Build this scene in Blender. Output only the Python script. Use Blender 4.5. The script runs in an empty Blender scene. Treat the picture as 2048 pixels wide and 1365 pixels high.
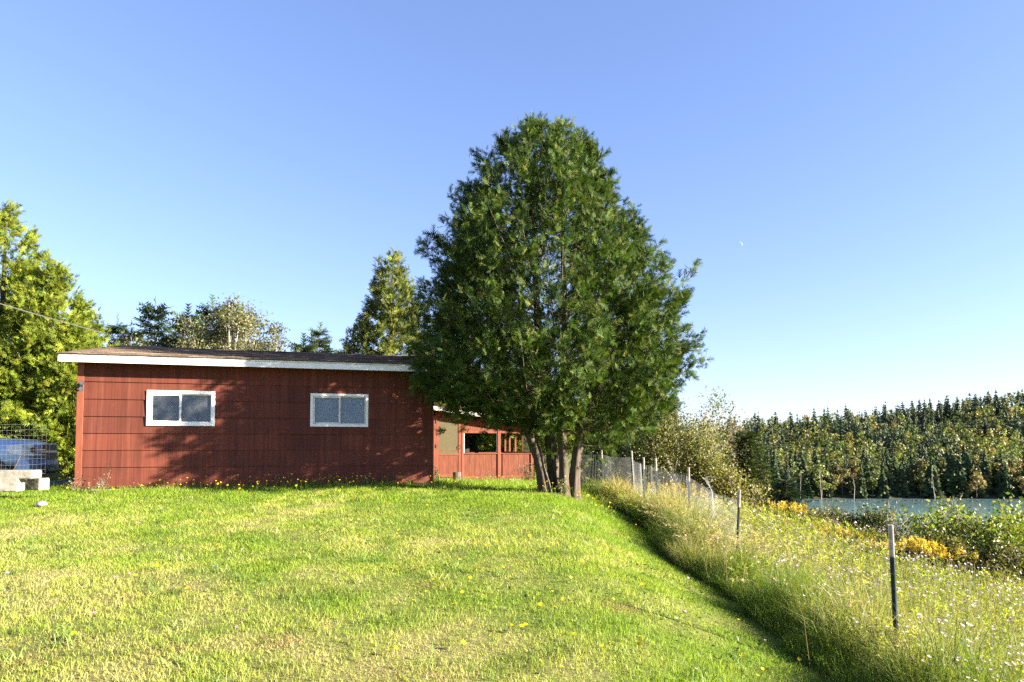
import bpy, bmesh, math, random
import numpy as np
from mathutils import Vector, Matrix

random.seed(5)
RNG = np.random.default_rng(11)
scn = bpy.context.scene
COL = scn.collection

# ------------------------------------------------------------------ camera
EYE = 1.6
F = 1365.0                      # focal length in pixels of the 2048 px wide photograph
PITCH = math.radians(2.6)
SHIFT = 150.5
cam_d = bpy.data.cameras.new("camera")
cam = bpy.data.objects.new("camera", cam_d)
COL.objects.link(cam)
cam.location = (0, 0, EYE)
cam.rotation_euler = (math.radians(90) + PITCH, 0, 0)
cam_d.sensor_width = 36.0
cam_d.lens = 36.0 * F / 2048.0
cam_d.shift_y = SHIFT / 2048.0
cam_d.clip_start = 0.05
cam_d.clip_end = 6000
scn.camera = cam

# ------------------------------------------------------------------ sky and sun
SUN_EL = math.radians(19.0)
SUN_AZ = math.atan2(0.966, -0.259)            # clockwise from +Y
world = bpy.data.worlds.new("World")
scn.world = world
world.use_nodes = True
wn, wl = world.node_tree.nodes, world.node_tree.links
bg = wn["Background"]
sky = wn.new("ShaderNodeTexSky")
sky.sky_type = 'NISHITA'
sky.sun_disc = False
sky.sun_elevation = SUN_EL
sky.sun_rotation = SUN_AZ
sky.altitude = 0
sky.air_density = 1.0
sky.dust_density = 0.35
sky.ozone_density = 2.0
tint = wn.new("ShaderNodeMix")              # white balance of the camera: a little less green
tint.data_type = 'RGBA'
tint.blend_type = 'MULTIPLY'
tint.inputs[0].default_value = 1.0
tint.inputs[7].default_value = (0.99, 1.04, 1.40, 1)
gam = wn.new("ShaderNodeGamma")             # softer contrast between zenith and horizon, as the camera recorded it
gam.inputs[1].default_value = 0.8
wl.new(sky.outputs[0], gam.inputs[0])
wl.new(gam.outputs[0], tint.inputs[6])
wl.new(tint.outputs[2], bg.inputs[0])
bg.inputs[1].default_value = 0.052

sun_d = bpy.data.lights.new("sun", 'SUN')
sun_d.energy = 5.0
sun_d.angle = math.radians(0.53)
sun_d.color = (1.0, 0.90, 0.74)
sun = bpy.data.objects.new("sun", sun_d)
COL.objects.link(sun)
sdir = Vector((math.sin(SUN_AZ) * math.cos(SUN_EL), math.cos(SUN_AZ) * math.cos(SUN_EL), math.sin(SUN_EL)))
sun.rotation_euler = (-sdir).to_track_quat('-Z', 'Y').to_euler()
sun.location = (30, -12, 20)

vs = scn.view_settings
vs.view_transform = 'Standard'
vs.look = 'None'
vs.exposure = 2.6
vs.gamma = 1.0
vs.use_curve_mapping = False
scn.render.engine = 'CYCLES'
scn.cycles.max_bounces = 8
scn.cycles.diffuse_bounces = 3
scn.cycles.glossy_bounces = 3
scn.cycles.transmission_bounces = 4
scn.cycles.transparent_max_bounces = 16
scn.cycles.use_denoising = False
scn.cycles.caustics_reflective = False
scn.cycles.caustics_refractive = False


# ------------------------------------------------------------------ helpers: numbers
def at(px, py, Y):
    """world point seen at pixel (px, py) of the 2048x1365 photograph, Y metres ahead"""
    cx, cy = (px - 1024.0) / F, -(py - 682.5 - SHIFT) / F
    cp, sp = math.cos(PITCH), math.sin(PITCH)
    d = Vector((cx, cp - cy * sp, sp + cy * cp))
    d *= Y / d.y
    return Vector((d.x, d.y, d.z + EYE))


def smooth(t):
    t = np.clip(t, 0, 1)
    return t * t * (3 - 2 * t)


def vnoise(x, y, scale, seed=0):
    x = np.asarray(x, float) / scale + 1000.0
    y = np.asarray(y, float) / scale + 1000.0
    xi, yi = np.floor(x).astype(np.int64), np.floor(y).astype(np.int64)
    fx, fy = x - xi, y - yi
    fx, fy = fx * fx * (3 - 2 * fx), fy * fy * (3 - 2 * fy)

    def hsh(i, j):
        n = (i * 374761393 + j * 668265263 + seed * 1442695041) & 0x7fffffff
        n = ((n ^ (n >> 13)) * 1274126177) & 0x7fffffff
        return ((n ^ (n >> 16)) & 0xffff) / 65535.0
    a, b, c, d = hsh(xi, yi), hsh(xi + 1, yi), hsh(xi, yi + 1), hsh(xi + 1, yi + 1)
    return (a * (1 - fx) + b * fx) * (1 - fy) + (c * (1 - fx) + d * fx) * fy


def H(x, y):
    """ground height"""
    x, y = np.asarray(x, float), np.asarray(y, float)
    base = np.interp(y, [-20, 3, 8, 13, 15, 22, 40, 120, 260, 500], [-2.4, -1.62, -1.2, -.80, -.76, -1.15, -1.7, -3.5, -6, -6])
    D = np.interp(y, [-5, 0, 5.6, 10, 13.4, 16, 19.5, 30], [.25, .3, .5, .8, .82, .62, .35, .4])
    h = base - D * smooth((x - .5) / 2.6)
    h = h - .13 * smooth((x + 2.6) / 1.8) * np.exp(-((y - 15.2) / 3.2) ** 2)
    q = np.maximum(0, x - 3.1)
    h = h - .10 * q - .0075 * q * q
    h = h + .05 * (vnoise(x, y, 2.3, 3) - .5) * np.clip(np.abs(y) / 5, 0, 1) + .5 * (vnoise(x, y, 17, 4) - .5) * smooth((np.hypot(x, y - 8) - 22) / 20)
    h = np.maximum(h, -19)
    ridge = np.interp(x, [-400, 0, 107, 262, 520, 1000], [-7, -5, 3, 22, 28, 16]) + 5 * (vnoise(x, y, 60, 8) - .5)
    ft = np.clip((y - 187 - 6 * (vnoise(x, 0 * y, 40, 9) - .5)) / 165, 0, 1)
    far = -15.4 + (ridge + 15.4) * (.5 * smooth(ft) + .5 * ft)
    far = np.where(y < 186, -19, far)
    h = np.maximum(h, far)
    return h + EYE


def Hs(x, y):
    return float(H(np.array([x]), np.array([y]))[0])


# ------------------------------------------------------------------ helpers: meshes and objects
def np_mesh(name, V, faces, col=None, smooth_shade=False):
    V = np.asarray(V, np.float32)
    if not isinstance(faces, (list, tuple)):
        faces = [faces]
    faces = [np.asarray(f, np.int32) for f in faces if len(f)]
    me = bpy.data.meshes.new(name)
    me.vertices.add(len(V))
    me.vertices.foreach_set('co', V.ravel())
    loops = np.concatenate([f.ravel() for f in faces])
    starts, o = [], 0
    for f in faces:
        k = f.shape[1]
        starts.append(o + np.arange(len(f), dtype=np.int32) * k)
        o += f.size
    starts = np.concatenate(starts).astype(np.int32)
    me.loops.add(len(loops))
    me.loops.foreach_set('vertex_index', loops.astype(np.int32))
    me.polygons.add(len(starts))
    me.polygons.foreach_set('loop_start', starts)
    me.polygons.foreach_set('use_smooth', np.full(len(starts), bool(smooth_shade)))
    me.update(calc_edges=True)
    if col is not None:
        col = np.asarray(col, np.float32)
        if col.shape[1] == 3:
            col = np.hstack([col, np.ones((len(col), 1), np.float32)])
        a = me.color_attributes.new('col', 'FLOAT_COLOR', 'POINT')
        a.data.foreach_set('color', col.ravel())
    return me


class MB:
    """collects shapes into one mesh"""
    def __init__(self):
        self.V, self.Q, self.T, self.C, self.n = [], [], [], [], 0

    def add(self, V, faces, col=None):
        V = np.asarray(V, float)
        if not isinstance(faces, (list, tuple)):
            faces = [faces]
        for f in faces:
            f = np.asarray(f, np.int64)
            if len(f) == 0:
                continue
            (self.Q if f.shape[1] == 4 else self.T).append(f + self.n)
        self.V.append(V)
        if col is None:
            col = np.full((len(V), 3), .5)
        col = np.asarray(col, float)
        if col.ndim == 1:
            col = np.tile(col, (len(V), 1))
        self.C.append(col)
        self.n += len(V)
        return self

    def box(self, x0, x1, y0, y1, z0, z1):
        V = [(x, y, z) for z in (z0, z1) for x, y in ((x0, y0), (x1, y0), (x1, y1), (x0, y1))]
        Q = [(0, 3, 2, 1), (4, 5, 6, 7), (0, 1, 5, 4), (1, 2, 6, 5), (2, 3, 7, 6), (3, 0, 4, 7)]
        return self.add(V, np.array(Q))

    def hexa(self, P):
        """8 corners: 4 below, 4 above"""
        Q = [(0, 3, 2, 1), (4, 5, 6, 7), (0, 1, 5, 4), (1, 2, 6, 5), (2, 3, 7, 6), (3, 0, 4, 7)]
        return self.add(P, np.array(Q))

    def prism(self, poly, axis, a, b):
        """extrude a 2D polygon (list of (p, q)) along axis 'x', 'y' or 'z' from a to b"""
        n = len(poly)
        def mk(p, q, t):
            return {'x': (t, p, q), 'y': (p, t, q), 'z': (p, q, t)}[axis]
        V = [mk(p, q, a) for p, q in poly] + [mk(p, q, b) for p, q in poly]
        Q = [(i, (i + 1) % n, n + (i + 1) % n, n + i) for i in range(n)]
        c0, c1 = 2 * n, 2 * n + 1
        m = np.mean(np.array(poly), 0)
        V += [mk(m[0], m[1], a), mk(m[0], m[1], b)]
        T = [(c0, (i + 1) % n, i) for i in range(n)] + [(c1, n + i, n + (i + 1) % n) for i in range(n)]
        return self.add(V, [np.array(Q), np.array(T)])

    def tube(self, pts, rad, sides=6, col=None, cap=True):
        V, Q, T = tube_np(pts, rad, sides, cap)
        return self.add(V, [Q, T], col)

    def mesh(self, name, color=False, smooth_shade=False):
        f = []
        if self.Q:
            f.append(np.concatenate(self.Q))
        if self.T:
            f.append(np.concatenate(self.T))
        return np_mesh(name, np.concatenate(self.V), f, np.concatenate(self.C) if color else None, smooth_shade)

    def build(self, name, mat, parent=None, color=False, smooth_shade=False, bevel=0):
        me = self.mesh(name, color, smooth_shade)
        if bevel:
            bm = bmesh.new(); bm.from_mesh(me)
            bmesh.ops.remove_doubles(bm, verts=bm.verts, dist=1e-5)
            bmesh.ops.recalc_face_normals(bm, faces=bm.faces)
            bmesh.ops.bevel(bm, geom=list(bm.edges), offset=bevel, segments=1, affect='EDGES', clamp_overlap=True)
            bm.to_mesh(me); bm.free()
        return obj(name, me, mat, parent)


def tube_np(pts, rad, sides=6, cap=True):
    P = np.asarray(pts, float)
    R = np.asarray(rad, float)
    if R.ndim == 0:
        R = np.full(len(P), float(R))
    t = np.gradient(P, axis=0)
    t /= np.linalg.norm(t, axis=1, keepdims=True) + 1e-9
    ref = np.array([0, 0, 1.0]) if abs(t[0, 2]) < .9 else np.array([1.0, 0, 0])
    V = []
    u = np.cross(t[0], ref); u /= np.linalg.norm(u)
    ang = np.arange(sides) * 2 * math.pi / sides
    for i in range(len(P)):
        u = u - t[i] * np.dot(u, t[i]); u /= np.linalg.norm(u) + 1e-9
        w = np.cross(t[i], u)
        V.append(P[i] + R[i] * (np.cos(ang)[:, None] * u + np.sin(ang)[:, None] * w))
    V = np.concatenate(V)
    Q = []
    for i in range(len(P) - 1):
        for k in range(sides):
            a, b = i * sides + k, i * sides + (k + 1) % sides
            Q.append((a, b, b + sides, a + sides))
    T = []
    if cap:
        n = len(V)
        V = np.vstack([V, P[:1], P[-1:]])
        L = (len(P) - 1) * sides
        for k in range(sides):
            T.append((n, (k + 1) % sides, k))
            T.append((n + 1, L + k, L + (k + 1) % sides))
    return V, np.array(Q), np.array(T, dtype=np.int64).reshape(-1, 3)


def obj(name, me, mat, parent=None):
    o = bpy.data.objects.new(name, me)
    COL.objects.link(o)
    if mat is not None and len(me.materials) == 0:
        me.materials.append(mat)
    if parent is not None:
        o.parent = parent
    return o


def tag(o, label=None, cat=None, group=None, kind=None):
    if label: o['label'] = label
    if cat: o['category'] = cat
    if group: o['group'] = group
    if kind: o['kind'] = kind
    return o


def thing(name, label, cat, loc=(0, 0, 0), rz=0.0, group=None):
    o = bpy.data.objects.new(name, None)
    COL.objects.link(o)
    o.empty_display_size = .2
    o.location = loc
    o.rotation_euler = (0, 0, rz)
    return tag(o, label, cat, group)


def copy_tree(o, parent=None):
    c = o.copy()
    COL.objects.link(c)
    c.parent = parent
    for ch in list(o.children):
        copy_tree(ch, c)
    return c


# ------------------------------------------------------------------ helpers: materials
def new_mat(name):
    m = bpy.data.materials.new(name)
    m.use_nodes = True
    nt = m.node_tree
    p = nt.nodes["Principled BSDF"]
    return m, nt, p, nt.nodes["Material Output"]


def N(nt, kind, **kw):
    n = nt.nodes.new(kind)
    for k, v in kw.items():
        if isinstance(k, str) and hasattr(n, k):
            setattr(n, k, v)
    return n


def ramp(nt, fac, stops):
    r = nt.nodes.new("ShaderNodeValToRGB")
    e = r.color_ramp.elements
    while len(e) < len(stops):
        e.new(.5)
    for i, (p, c) in enumerate(stops):
        e[i].position = p
        e[i].color = (*c, 1)
    nt.links.new(fac, r.inputs[0])
    return r.outputs[0]


def noise(nt, vec, scale, detail=4, rough=.6):
    n = nt.nodes.new("ShaderNodeTexNoise")
    n.inputs['Scale'].default_value = scale
    n.inputs['Detail'].default_value = detail
    n.inputs['Roughness'].default_value = rough
    if vec is not None:
        nt.links.new(vec, n.inputs['Vector'])
    return n.outputs[0]


def mapping(nt, vec, scale=(1, 1, 1)):
    m = nt.nodes.new("ShaderNodeMapping")
    m.inputs['Scale'].default_value = scale
    nt.links.new(vec, m.inputs[0])
    return m.outputs[0]


def mixc(nt, a, b, fac, mode='MIX'):
    m = nt.nodes.new("ShaderNodeMix")
    m.data_type = 'RGBA'
    m.blend_type = mode
    for s, v in ((m.inputs[0], fac), (m.inputs[6], a), (m.inputs[7], b)):
        if hasattr(v, 'is_output'):
            nt.links.new(v, s)
        elif isinstance(v, (int, float)):
            s.default_value = v
        else:
            s.default_value = (*v, 1)
    return m.outputs[2]


def bump(nt, height, p, strength=.3, dist=.01):
    b = nt.nodes.new("ShaderNodeBump")
    b.inputs['Strength'].default_value = strength
    b.inputs['Distance'].default_value = dist
    nt.links.new(height, b.inputs['Height'])
    nt.links.new(b.outputs[0], p.inputs['Normal'])


def coords(nt, kind='Object'):
    return nt.nodes.new("ShaderNodeTexCoord").outputs[kind]


def simple(name, c1, c2=None, scale=8, rough=.6, bumps=0, spec=.3, metal=0, stretch=(1, 1, 1)):
    m, nt, p, out = new_mat(name)
    v = mapping(nt, coords(nt), stretch)
    n = noise(nt, v, scale, 5)
    c2 = c2 or tuple(x * .75 for x in c1)
    nt.links.new(ramp(nt, n, [(.3, c2), (.7, c1)]), p.inputs['Base Color'])
    p.inputs['Roughness'].default_value = rough
    p.inputs['Specular IOR Level'].default_value = spec
    p.inputs['Metallic'].default_value = metal
    if bumps:
        bump(nt, n, p, bumps, .01)
    return m


def foliage(name, trans=.35, rough=.5, spec=.3, tint=(1.05, 1.15, .55), k=.72):
    m, nt, p, out = new_mat(name)
    a = nt.nodes.new("ShaderNodeAttribute")
    a.attribute_name = 'col'
    ac = mixc(nt, a.outputs['Color'], (k, k, k), 1.0, 'MULTIPLY')
    nt.links.new(ac, p.inputs['Base Color'])
    p.inputs['Roughness'].default_value = rough
    p.inputs['Specular IOR Level'].default_value = spec
    t = nt.nodes.new("ShaderNodeBsdfTranslucent")
    nt.links.new(mixc(nt, ac, tint, 1.0, 'MULTIPLY'), t.inputs[0])
    mx = nt.nodes.new("ShaderNodeMixShader")
    mx.inputs[0].default_value = trans
    nt.links.new(p.outputs[0], mx.inputs[1])
    nt.links.new(t.outputs[0], mx.inputs[2])
    nt.links.new(mx.outputs[0], out.inputs[0])
    return m


MAT = {}
MAT['leaf'] = foliage('cedar_foliage', .30, .6, .12)
MAT['needle'] = foliage('spruce_needles', .18, .7, .08)
MAT['broadleaf'] = foliage('broad_leaves', .38, .45, .35)
MAT['grass'] = foliage('grass_blades', .48, .5, .25, (1.1, 1.12, .6), .9)
MAT['petal'] = foliage('flower_petals', .35, .6, .2, (1, 1, 1), .85)


def bark_mat(name, c1, c2):
    m, nt, p, out = new_mat(name)
    v = mapping(nt, coords(nt), (9, 9, 1.3))
    n = noise(nt, v, 2.2, 6, .65)
    n2 = noise(nt, coords(nt), 3.0, 3)
    c = ramp(nt, n, [(.32, c2), (.62, c1)])
    nt.links.new(mixc(nt, c, tuple(x * .6 for x in c1), n2, 'MIX'), p.inputs['Base Color'])
    p.inputs['Roughness'].default_value = .9
    p.inputs['Specular IOR Level'].default_value = .15
    bump(nt, n, p, .9, .03)
    return m


MAT['bark'] = bark_mat('cedar_bark', (.12, .092, .068), (.022, .017, .014))
MAT['bark_pale'] = bark_mat('pale_bark', (.50, .45, .38), (.26, .22, .18))
MAT['bark_mid'] = bark_mat('grey_brown_bark', (.22, .18, .14), (.08, .065, .05))
MAT['bark_dark'] = bark_mat('dark_bark', (.16, .12, .09), (.06, .045, .035))


def paint_mat():
    """red stained striated siding"""
    m, nt, p, out = new_mat('red_siding')
    v = coords(nt)
    st = noise(nt, mapping(nt, v, (34, 3, .8)), 1.0, 4, .7)       # vertical combing
    st2 = noise(nt, mapping(nt, v, (11, 3, .35)), 1.0, 3, .5)      # broad vertical streaks
    bl = noise(nt, v, 1.4, 4)
    c = ramp(nt, st2, [(.25, (.086, .021, .012)), (.55, (.118, .030, .017)), (.8, (.155, .047, .028))])
    c = mixc(nt, c, ramp(nt, st, [(.34, (.58, .58, .58)), (.5, (1, 1, 1)), (.75, (1.10, 1.08, 1.08))]), .75, 'MULTIPLY')
    c = mixc(nt, c, ramp(nt, bl, [(.3, (.72, .72, .74)), (.65, (1.08, 1.06, 1.04))]), .8, 'MULTIPLY')
    sp = noise(nt, v, 21, 5, .75)
    wr = noise(nt, v, 2.3, 3)
    wm = nt.nodes.new('ShaderNodeMath'); wm.operation = 'MULTIPLY'
    nt.links.new(ramp(nt, sp, [(.60, (0, 0, 0)), (.70, (1, 1, 1))]), wm.inputs[0])
    nt.links.new(ramp(nt, wr, [(.48, (0, 0, 0)), (.68, (.7, .7, .7))]), wm.inputs[1])
    c = mixc(nt, c, (.25, .115, .075), wm.outputs[0])
    info = nt.nodes.new('ShaderNodeObjectInfo')
    c = mixc(nt, c, ramp(nt, info.outputs['Random'], [(0, (.86, .86, .88)), (1, (1.1, 1.1, 1.1))]), 1.0, 'MULTIPLY')
    nt.links.new(c, p.inputs['Base Color'])
    p.inputs['Roughness'].default_value = .72
    p.inputs['Specular IOR Level'].default_value = .25
    bump(nt, st, p, .55, .006)
    return m


MAT['red'] = paint_mat()
MAT['red_plain'] = simple('red_trim_paint', (.20, .060, .031), (.14, .038, .021), 9, .6, .25, .3, 0, (1, 1, .25))
MAT['red_old'] = simple('faded_red_boards', (.19, .062, .033), (.10, .030, .018), 5, .75, .35, .2, 0, (6, 3, .8))
MAT['white'] = simple('white_paint', (.82, .82, .80), (.70, .70, .69), 6, .45, .1, .4)
MAT['white_old'] = simple('weathered_white_paint', (.80, .79, .76), (.45, .42, .38), 14, .6, .3, .3)
MAT['soffit'] = simple('brown_soffit', (.16, .07, .05), (.10, .045, .035), 6, .8)
MAT['black_plastic'] = simple('black_plastic', (.025, .026, .03), (.015, .015, .018), 8, .4, 0, .4)
MAT['concrete'] = simple('pale_concrete', (.33, .30, .25), (.17, .155, .13), 14, .9, .5, .2)
MAT['wood_grey'] = simple('grey_weathered_wood', (.16, .13, .105), (.07, .057, .047), 6, .9, .5, .15, 0, (5, 5, 1))
MAT['steel_green'] = simple('dark_green_post_paint', (.050, .075, .085), (.020, .03, .034), 22, .5, .2, .4)
MAT['post_tip'] = simple('white_post_tip_paint', (.62, .56, .49), (.38, .28, .21), 18, .55, .2, .3)
MAT['wire'] = simple('galvanised_wire', (.50, .51, .52), (.36, .37, .38), 30, .4, 0, .5, .1)  # pale tone also stands in for sun glint on the far mesh
MAT['inside_shade'] = simple('shade_toned_board', (.06, .035, .028), (.035, .022, .018), 5, .8)  # dark tone stands in for the shade inside


def shingle_mat():
    m, nt, p, out = new_mat('brown_asphalt_shingle')
    v = coords(nt)
    w = nt.nodes.new('ShaderNodeTexWhiteNoise')
    w.noise_dimensions = '3D'
    sn = nt.nodes.new('ShaderNodeVectorMath'); sn.operation = 'SNAP'
    sn.inputs[1].default_value = (.31, .14, 100)
    nt.links.new(v, sn.inputs[0]); nt.links.new(sn.outputs[0], w.inputs['Vector'])
    n = noise(nt, v, 40, 5, .7)
    n2 = noise(nt, v, 1.1, 3)
    c = ramp(nt, w.outputs['Value'], [(0, (.075, .058, .046)), (.6, (.15, .115, .09)), (1, (.25, .195, .15))])
    c = mixc(nt, c, ramp(nt, n, [(.3, (.55, .55, .55)), (.7, (1.25, 1.2, 1.15))]), .8, 'MULTIPLY')
    c = mixc(nt, c, ramp(nt, n2, [(.3, (.7, .7, .72)), (.7, (1.2, 1.18, 1.1))]), .7, 'MULTIPLY')
    nt.links.new(c, p.inputs['Base Color'])
    p.inputs['Roughness'].default_value = .9
    p.inputs['Specular IOR Level'].default_value = .15
    bump(nt, n, p, .6, .01)
    return m


MAT['shingle'] = shingle_mat()


def glass_mat(name, tint=(.8, .86, .9), refl=.0):
    m, nt, p, out = new_mat(name)
    tr = nt.nodes.new('ShaderNodeBsdfTransparent'); tr.inputs[0].default_value = (*tint, 1)
    gl = nt.nodes.new('ShaderNodeBsdfGlossy'); gl.inputs['Roughness'].default_value = .04
    fr = nt.nodes.new('ShaderNodeFresnel'); fr.inputs[0].default_value = 1.45
    ma = nt.nodes.new('ShaderNodeMath'); ma.operation = 'ADD'; ma.inputs[1].default_value = refl
    nt.links.new(fr.outputs[0], ma.inputs[0])
    mx = nt.nodes.new('ShaderNodeMixShader')
    nt.links.new(ma.outputs[0], mx.inputs[0])
    nt.links.new(tr.outputs[0], mx.inputs[1]); nt.links.new(gl.outputs[0], mx.inputs[2])
    du = nt.nodes.new('ShaderNodeBsdfDiffuse'); du.inputs[0].default_value = (.55, .58, .60, 1)
    n = noise(nt, coords(nt), 5.0, 5, .65)
    mr = nt.nodes.new('ShaderNodeMapRange')
    mr.inputs[1].default_value = .35; mr.inputs[2].default_value = .8
    mr.inputs[3].default_value = .01; mr.inputs[4].default_value = .14
    nt.links.new(n, mr.inputs[0])
    m2 = nt.nodes.new('ShaderNodeMixShader')
    nt.links.new(mr.outputs[0], m2.inputs[0]); nt.links.new(mx.outputs[0], m2.inputs[1]); nt.links.new(du.outputs[0], m2.inputs[2])
    nt.links.new(m2.outputs[0], out.inputs[0])
    return m


MAT['glass'] = glass_mat('window_glass')
MAT['blind_dark'] = simple('sky_tinted_curtain', (.065, .14, .28), (.055, .115, .23), 3, .9, 0, .1)  # curtain blue also carries the sky reflection of the panes
MAT['blind_pale'] = simple('pale_sky_tinted_curtain', (.25, .36, .52), (.20, .30, .45), 3, .9, 0, .1)  # paler version, again with reflected sky put into the colour


def screen_mat(name, col, opacity):
    m, nt, p, out = new_mat(name)
    tr = nt.nodes.new('ShaderNodeBsdfTransparent')
    p.inputs['Base Color'].default_value = (*col, 1)
    p.inputs['Roughness'].default_value = .7
    mx = nt.nodes.new('ShaderNodeMixShader')
    n = noise(nt, coords(nt), 6, 3)
    mr = nt.nodes.new('ShaderNodeMapRange')
    mr.inputs[3].default_value = opacity - .1; mr.inputs[4].default_value = opacity + .1
    nt.links.new(n, mr.inputs[0]); nt.links.new(mr.outputs[0], mx.inputs[0])
    nt.links.new(tr.outputs[0], mx.inputs[1]); nt.links.new(p.outputs[0], mx.inputs[2])
    nt.links.new(mx.outputs[0], out.inputs[0])
    return m


MAT['screen'] = screen_mat('insect_screen', (.15, .125, .06), .42)
MAT['screen_thin'] = screen_mat('thin_insect_screen', (.25, .27, .26), .4)


def car_paint():
    m, nt, p, out = new_mat('blue_grey_car_paint')
    p.inputs['Base Color'].default_value = (.34, .46, .67, 1)
    p.inputs['Metallic'].default_value = .15
    p.inputs['Roughness'].default_value = .35
    p.inputs['Coat Weight'].default_value = .35
    p.inputs['Coat Roughness'].default_value = .06
    n = noise(nt, coords(nt), 30, 3)
    mr = nt.nodes.new('ShaderNodeMapRange')
    mr.inputs[3].default_value = .3; mr.inputs[4].default_value = .42
    nt.links.new(n, mr.inputs[0]); nt.links.new(mr.outputs[0], p.inputs['Roughness'])
    return m


MAT['car'] = car_paint()
MAT['tyre'] = simple('tyre_rubber', (.03, .03, .03), (.018, .018, .018), 20, .85, .2, .2)
MAT['chrome'] = simple('chrome', (.75, .76, .78), (.6, .6, .62), 5, .15, 0, .5, 1)
MAT['lamp_glass'] = simple('headlight_lens', (.30, .34, .40), (.10, .12, .15), 9, .12, 0, .5, .0)


def terrain_mat():
    m, nt, p, out = new_mat('ground')
    a = nt.nodes.new("ShaderNodeAttribute"); a.attribute_name = 'col'
    v = coords(nt)
    n = noise(nt, v, 9, 6, .7)
    n2 = noise(nt, v, 60, 4, .7)
    c = mixc(nt, a.outputs['Color'], ramp(nt, n, [(.3, (.6, .62, .6)), (.7, (1.3, 1.25, 1.2))]), .9, 'MULTIPLY')
    c = mixc(nt, c, ramp(nt, n2, [(.3, (.6, .6, .6)), (.7, (1.3, 1.3, 1.3))]), .8, 'MULTIPLY')
    nt.links.new(c, p.inputs['Base Color'])
    p.inputs['Roughness'].default_value = .95
    p.inputs['Specular IOR Level'].default_value = .1
    bump(nt, n2, p, .8, .04)
    return m


def water_mat():
    m, nt, p, out = new_mat('bay_water')
    v = coords(nt)
    n = noise(nt, mapping(nt, v, (.12, .55, 1)), 1.0, 4, .6)
    n2 = noise(nt, mapping(nt, v, (.01, .035, 1)), 1.0, 3, .5)
    nt.links.new(ramp(nt, n2, [(.35, (.075, .14, .145)), (.65, (.10, .18, .185))]), p.inputs['Base Color'])
    p.inputs['Roughness'].default_value = .12
    p.inputs['IOR'].default_value = 1.33
    bump(nt, n, p, .38, .35)
    return m


MAT['terrain'] = terrain_mat()
MAT['water'] = water_mat()

# ------------------------------------------------------------------ ground, water


def axis(lo, hi, dense_lo, dense_hi, step, grow):
    a = list(np.arange(dense_lo, dense_hi + 1e-6, step))
    s, x = step, dense_hi
    while x < hi:
        s *= grow; x += s; a.append(x)
    s, x = step, dense_lo
    while x > lo:
        s *= grow; x -= s; a.insert(0, x)
    return np.array(a)


def lawn_edge(y):
    y = np.asarray(y, float)
    return np.interp(y, [0, 5, 9, 13, 17, 20, 24], [2.3, 2.35, 2.45, 2.55, 2.2, 1.6, .8])


def lawn_dry(x, y):
    """0 lush .. 1 dry straw"""
    n = .40 * vnoise(x, y, 1.6, 21) + .32 * vnoise(x, y, .5, 22) + .28 * vnoise(x, y, .16, 23)
    lush = smooth((y - 9) / 4.0) * .28 + smooth((x + 1.5) / 3.5) * .16 + smooth((y - 7) / 6) * smooth((x + 3) / 3) * .14
    return np.clip((n - .36 - lush) * 2.3 + .32, 0, 1)


xs = axis(-500, 900, -13, 15, .34, 1.14)
ys = axis(-60, 700, 0, 26, .34, 1.11)
GX, GY = np.meshgrid(xs, ys)
GZ = H(GX, GY)
nx, ny = len(xs), len(ys)
idx = np.arange(nx * ny).reshape(ny, nx)
quads = np.stack([idx[:-1, :-1], idx[:-1, 1:], idx[1:, 1:], idx[1:, :-1]], -1).reshape(-1, 4)
V = np.stack([GX, GY, GZ], -1).reshape(-1, 3)
dry = lawn_dry(V[:, 0], V[:, 1])[:, None]
green, straw = np.array([.10, .15, .022]), np.array([.26, .22, .10])
c = green * (1 - dry) + straw * dry
mead = smooth((V[:, 0] - lawn_edge(V[:, 1])) / .3)[:, None]
c = c * (1 - mead) + np.array([.10, .10, .035]) * mead
forest = smooth((np.hypot(V[:, 0], V[:, 1] - 6) - 24) / 8)[:, None]
c = c * (1 - forest) + np.array([.045, .055, .022]) * forest
shore = smooth((196 - V[:, 1]) / 4)[:, None] * smooth((V[:, 1] - 170) / 5)[:, None]
c = c * (1 - shore) + np.array([.075, .058, .040]) * shore
tag(obj('ground', np_mesh('ground', V, quads, c, True), MAT['terrain']), kind='structure')

WZ = EYE - 15.0
wx, wy = np.linspace(-400, 900, 60), np.linspace(30, 260, 30)
WX, WY = np.meshgrid(wx, wy)
idx = np.arange(WX.size).reshape(WX.shape)
quads = np.stack([idx[:-1, :-1], idx[:-1, 1:], idx[1:, 1:], idx[1:, :-1]], -1).reshape(-1, 4)
tag(obj('water', np_mesh('water', np.stack([WX, WY, WX * 0 + WZ], -1).reshape(-1, 3), quads), MAT['water']), kind='structure')

# ------------------------------------------------------------------ foliage tools


def norm(a):
    return a / (np.linalg.norm(a, axis=-1, keepdims=True) + 1e-9)


def stamp(template, faces, pos, axis_dir, roll, scale, col, colvar=None):
    """copies of a template (x along axis_dir, y sideways, z normal) as one vertex/face block"""
    a = norm(axis_dir)
    b = norm(np.cross(roll, a))
    cc = np.cross(a, b)
    scale = np.asarray(scale, float)
    if scale.ndim == 1:
        scale = scale[:, None]
    t = template
    V = pos[:, None, :] + scale[:, None, :] * (t[None, :, 0:1] * a[:, None, :] + t[None, :, 1:2] * b[:, None, :] + t[None, :, 2:3] * cc[:, None, :])
    n, k = len(pos), len(t)
    Fs = [(f[None] + (np.arange(n) * k)[:, None, None]).reshape(-1, f.shape[1]) for f in faces]
    C = np.repeat(col[:, None, :], k, 1)
    if colvar is not None:
        C = C * colvar[None, :, None]
    return V.reshape(-1, 3), Fs, C.reshape(-1, 3)


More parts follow.
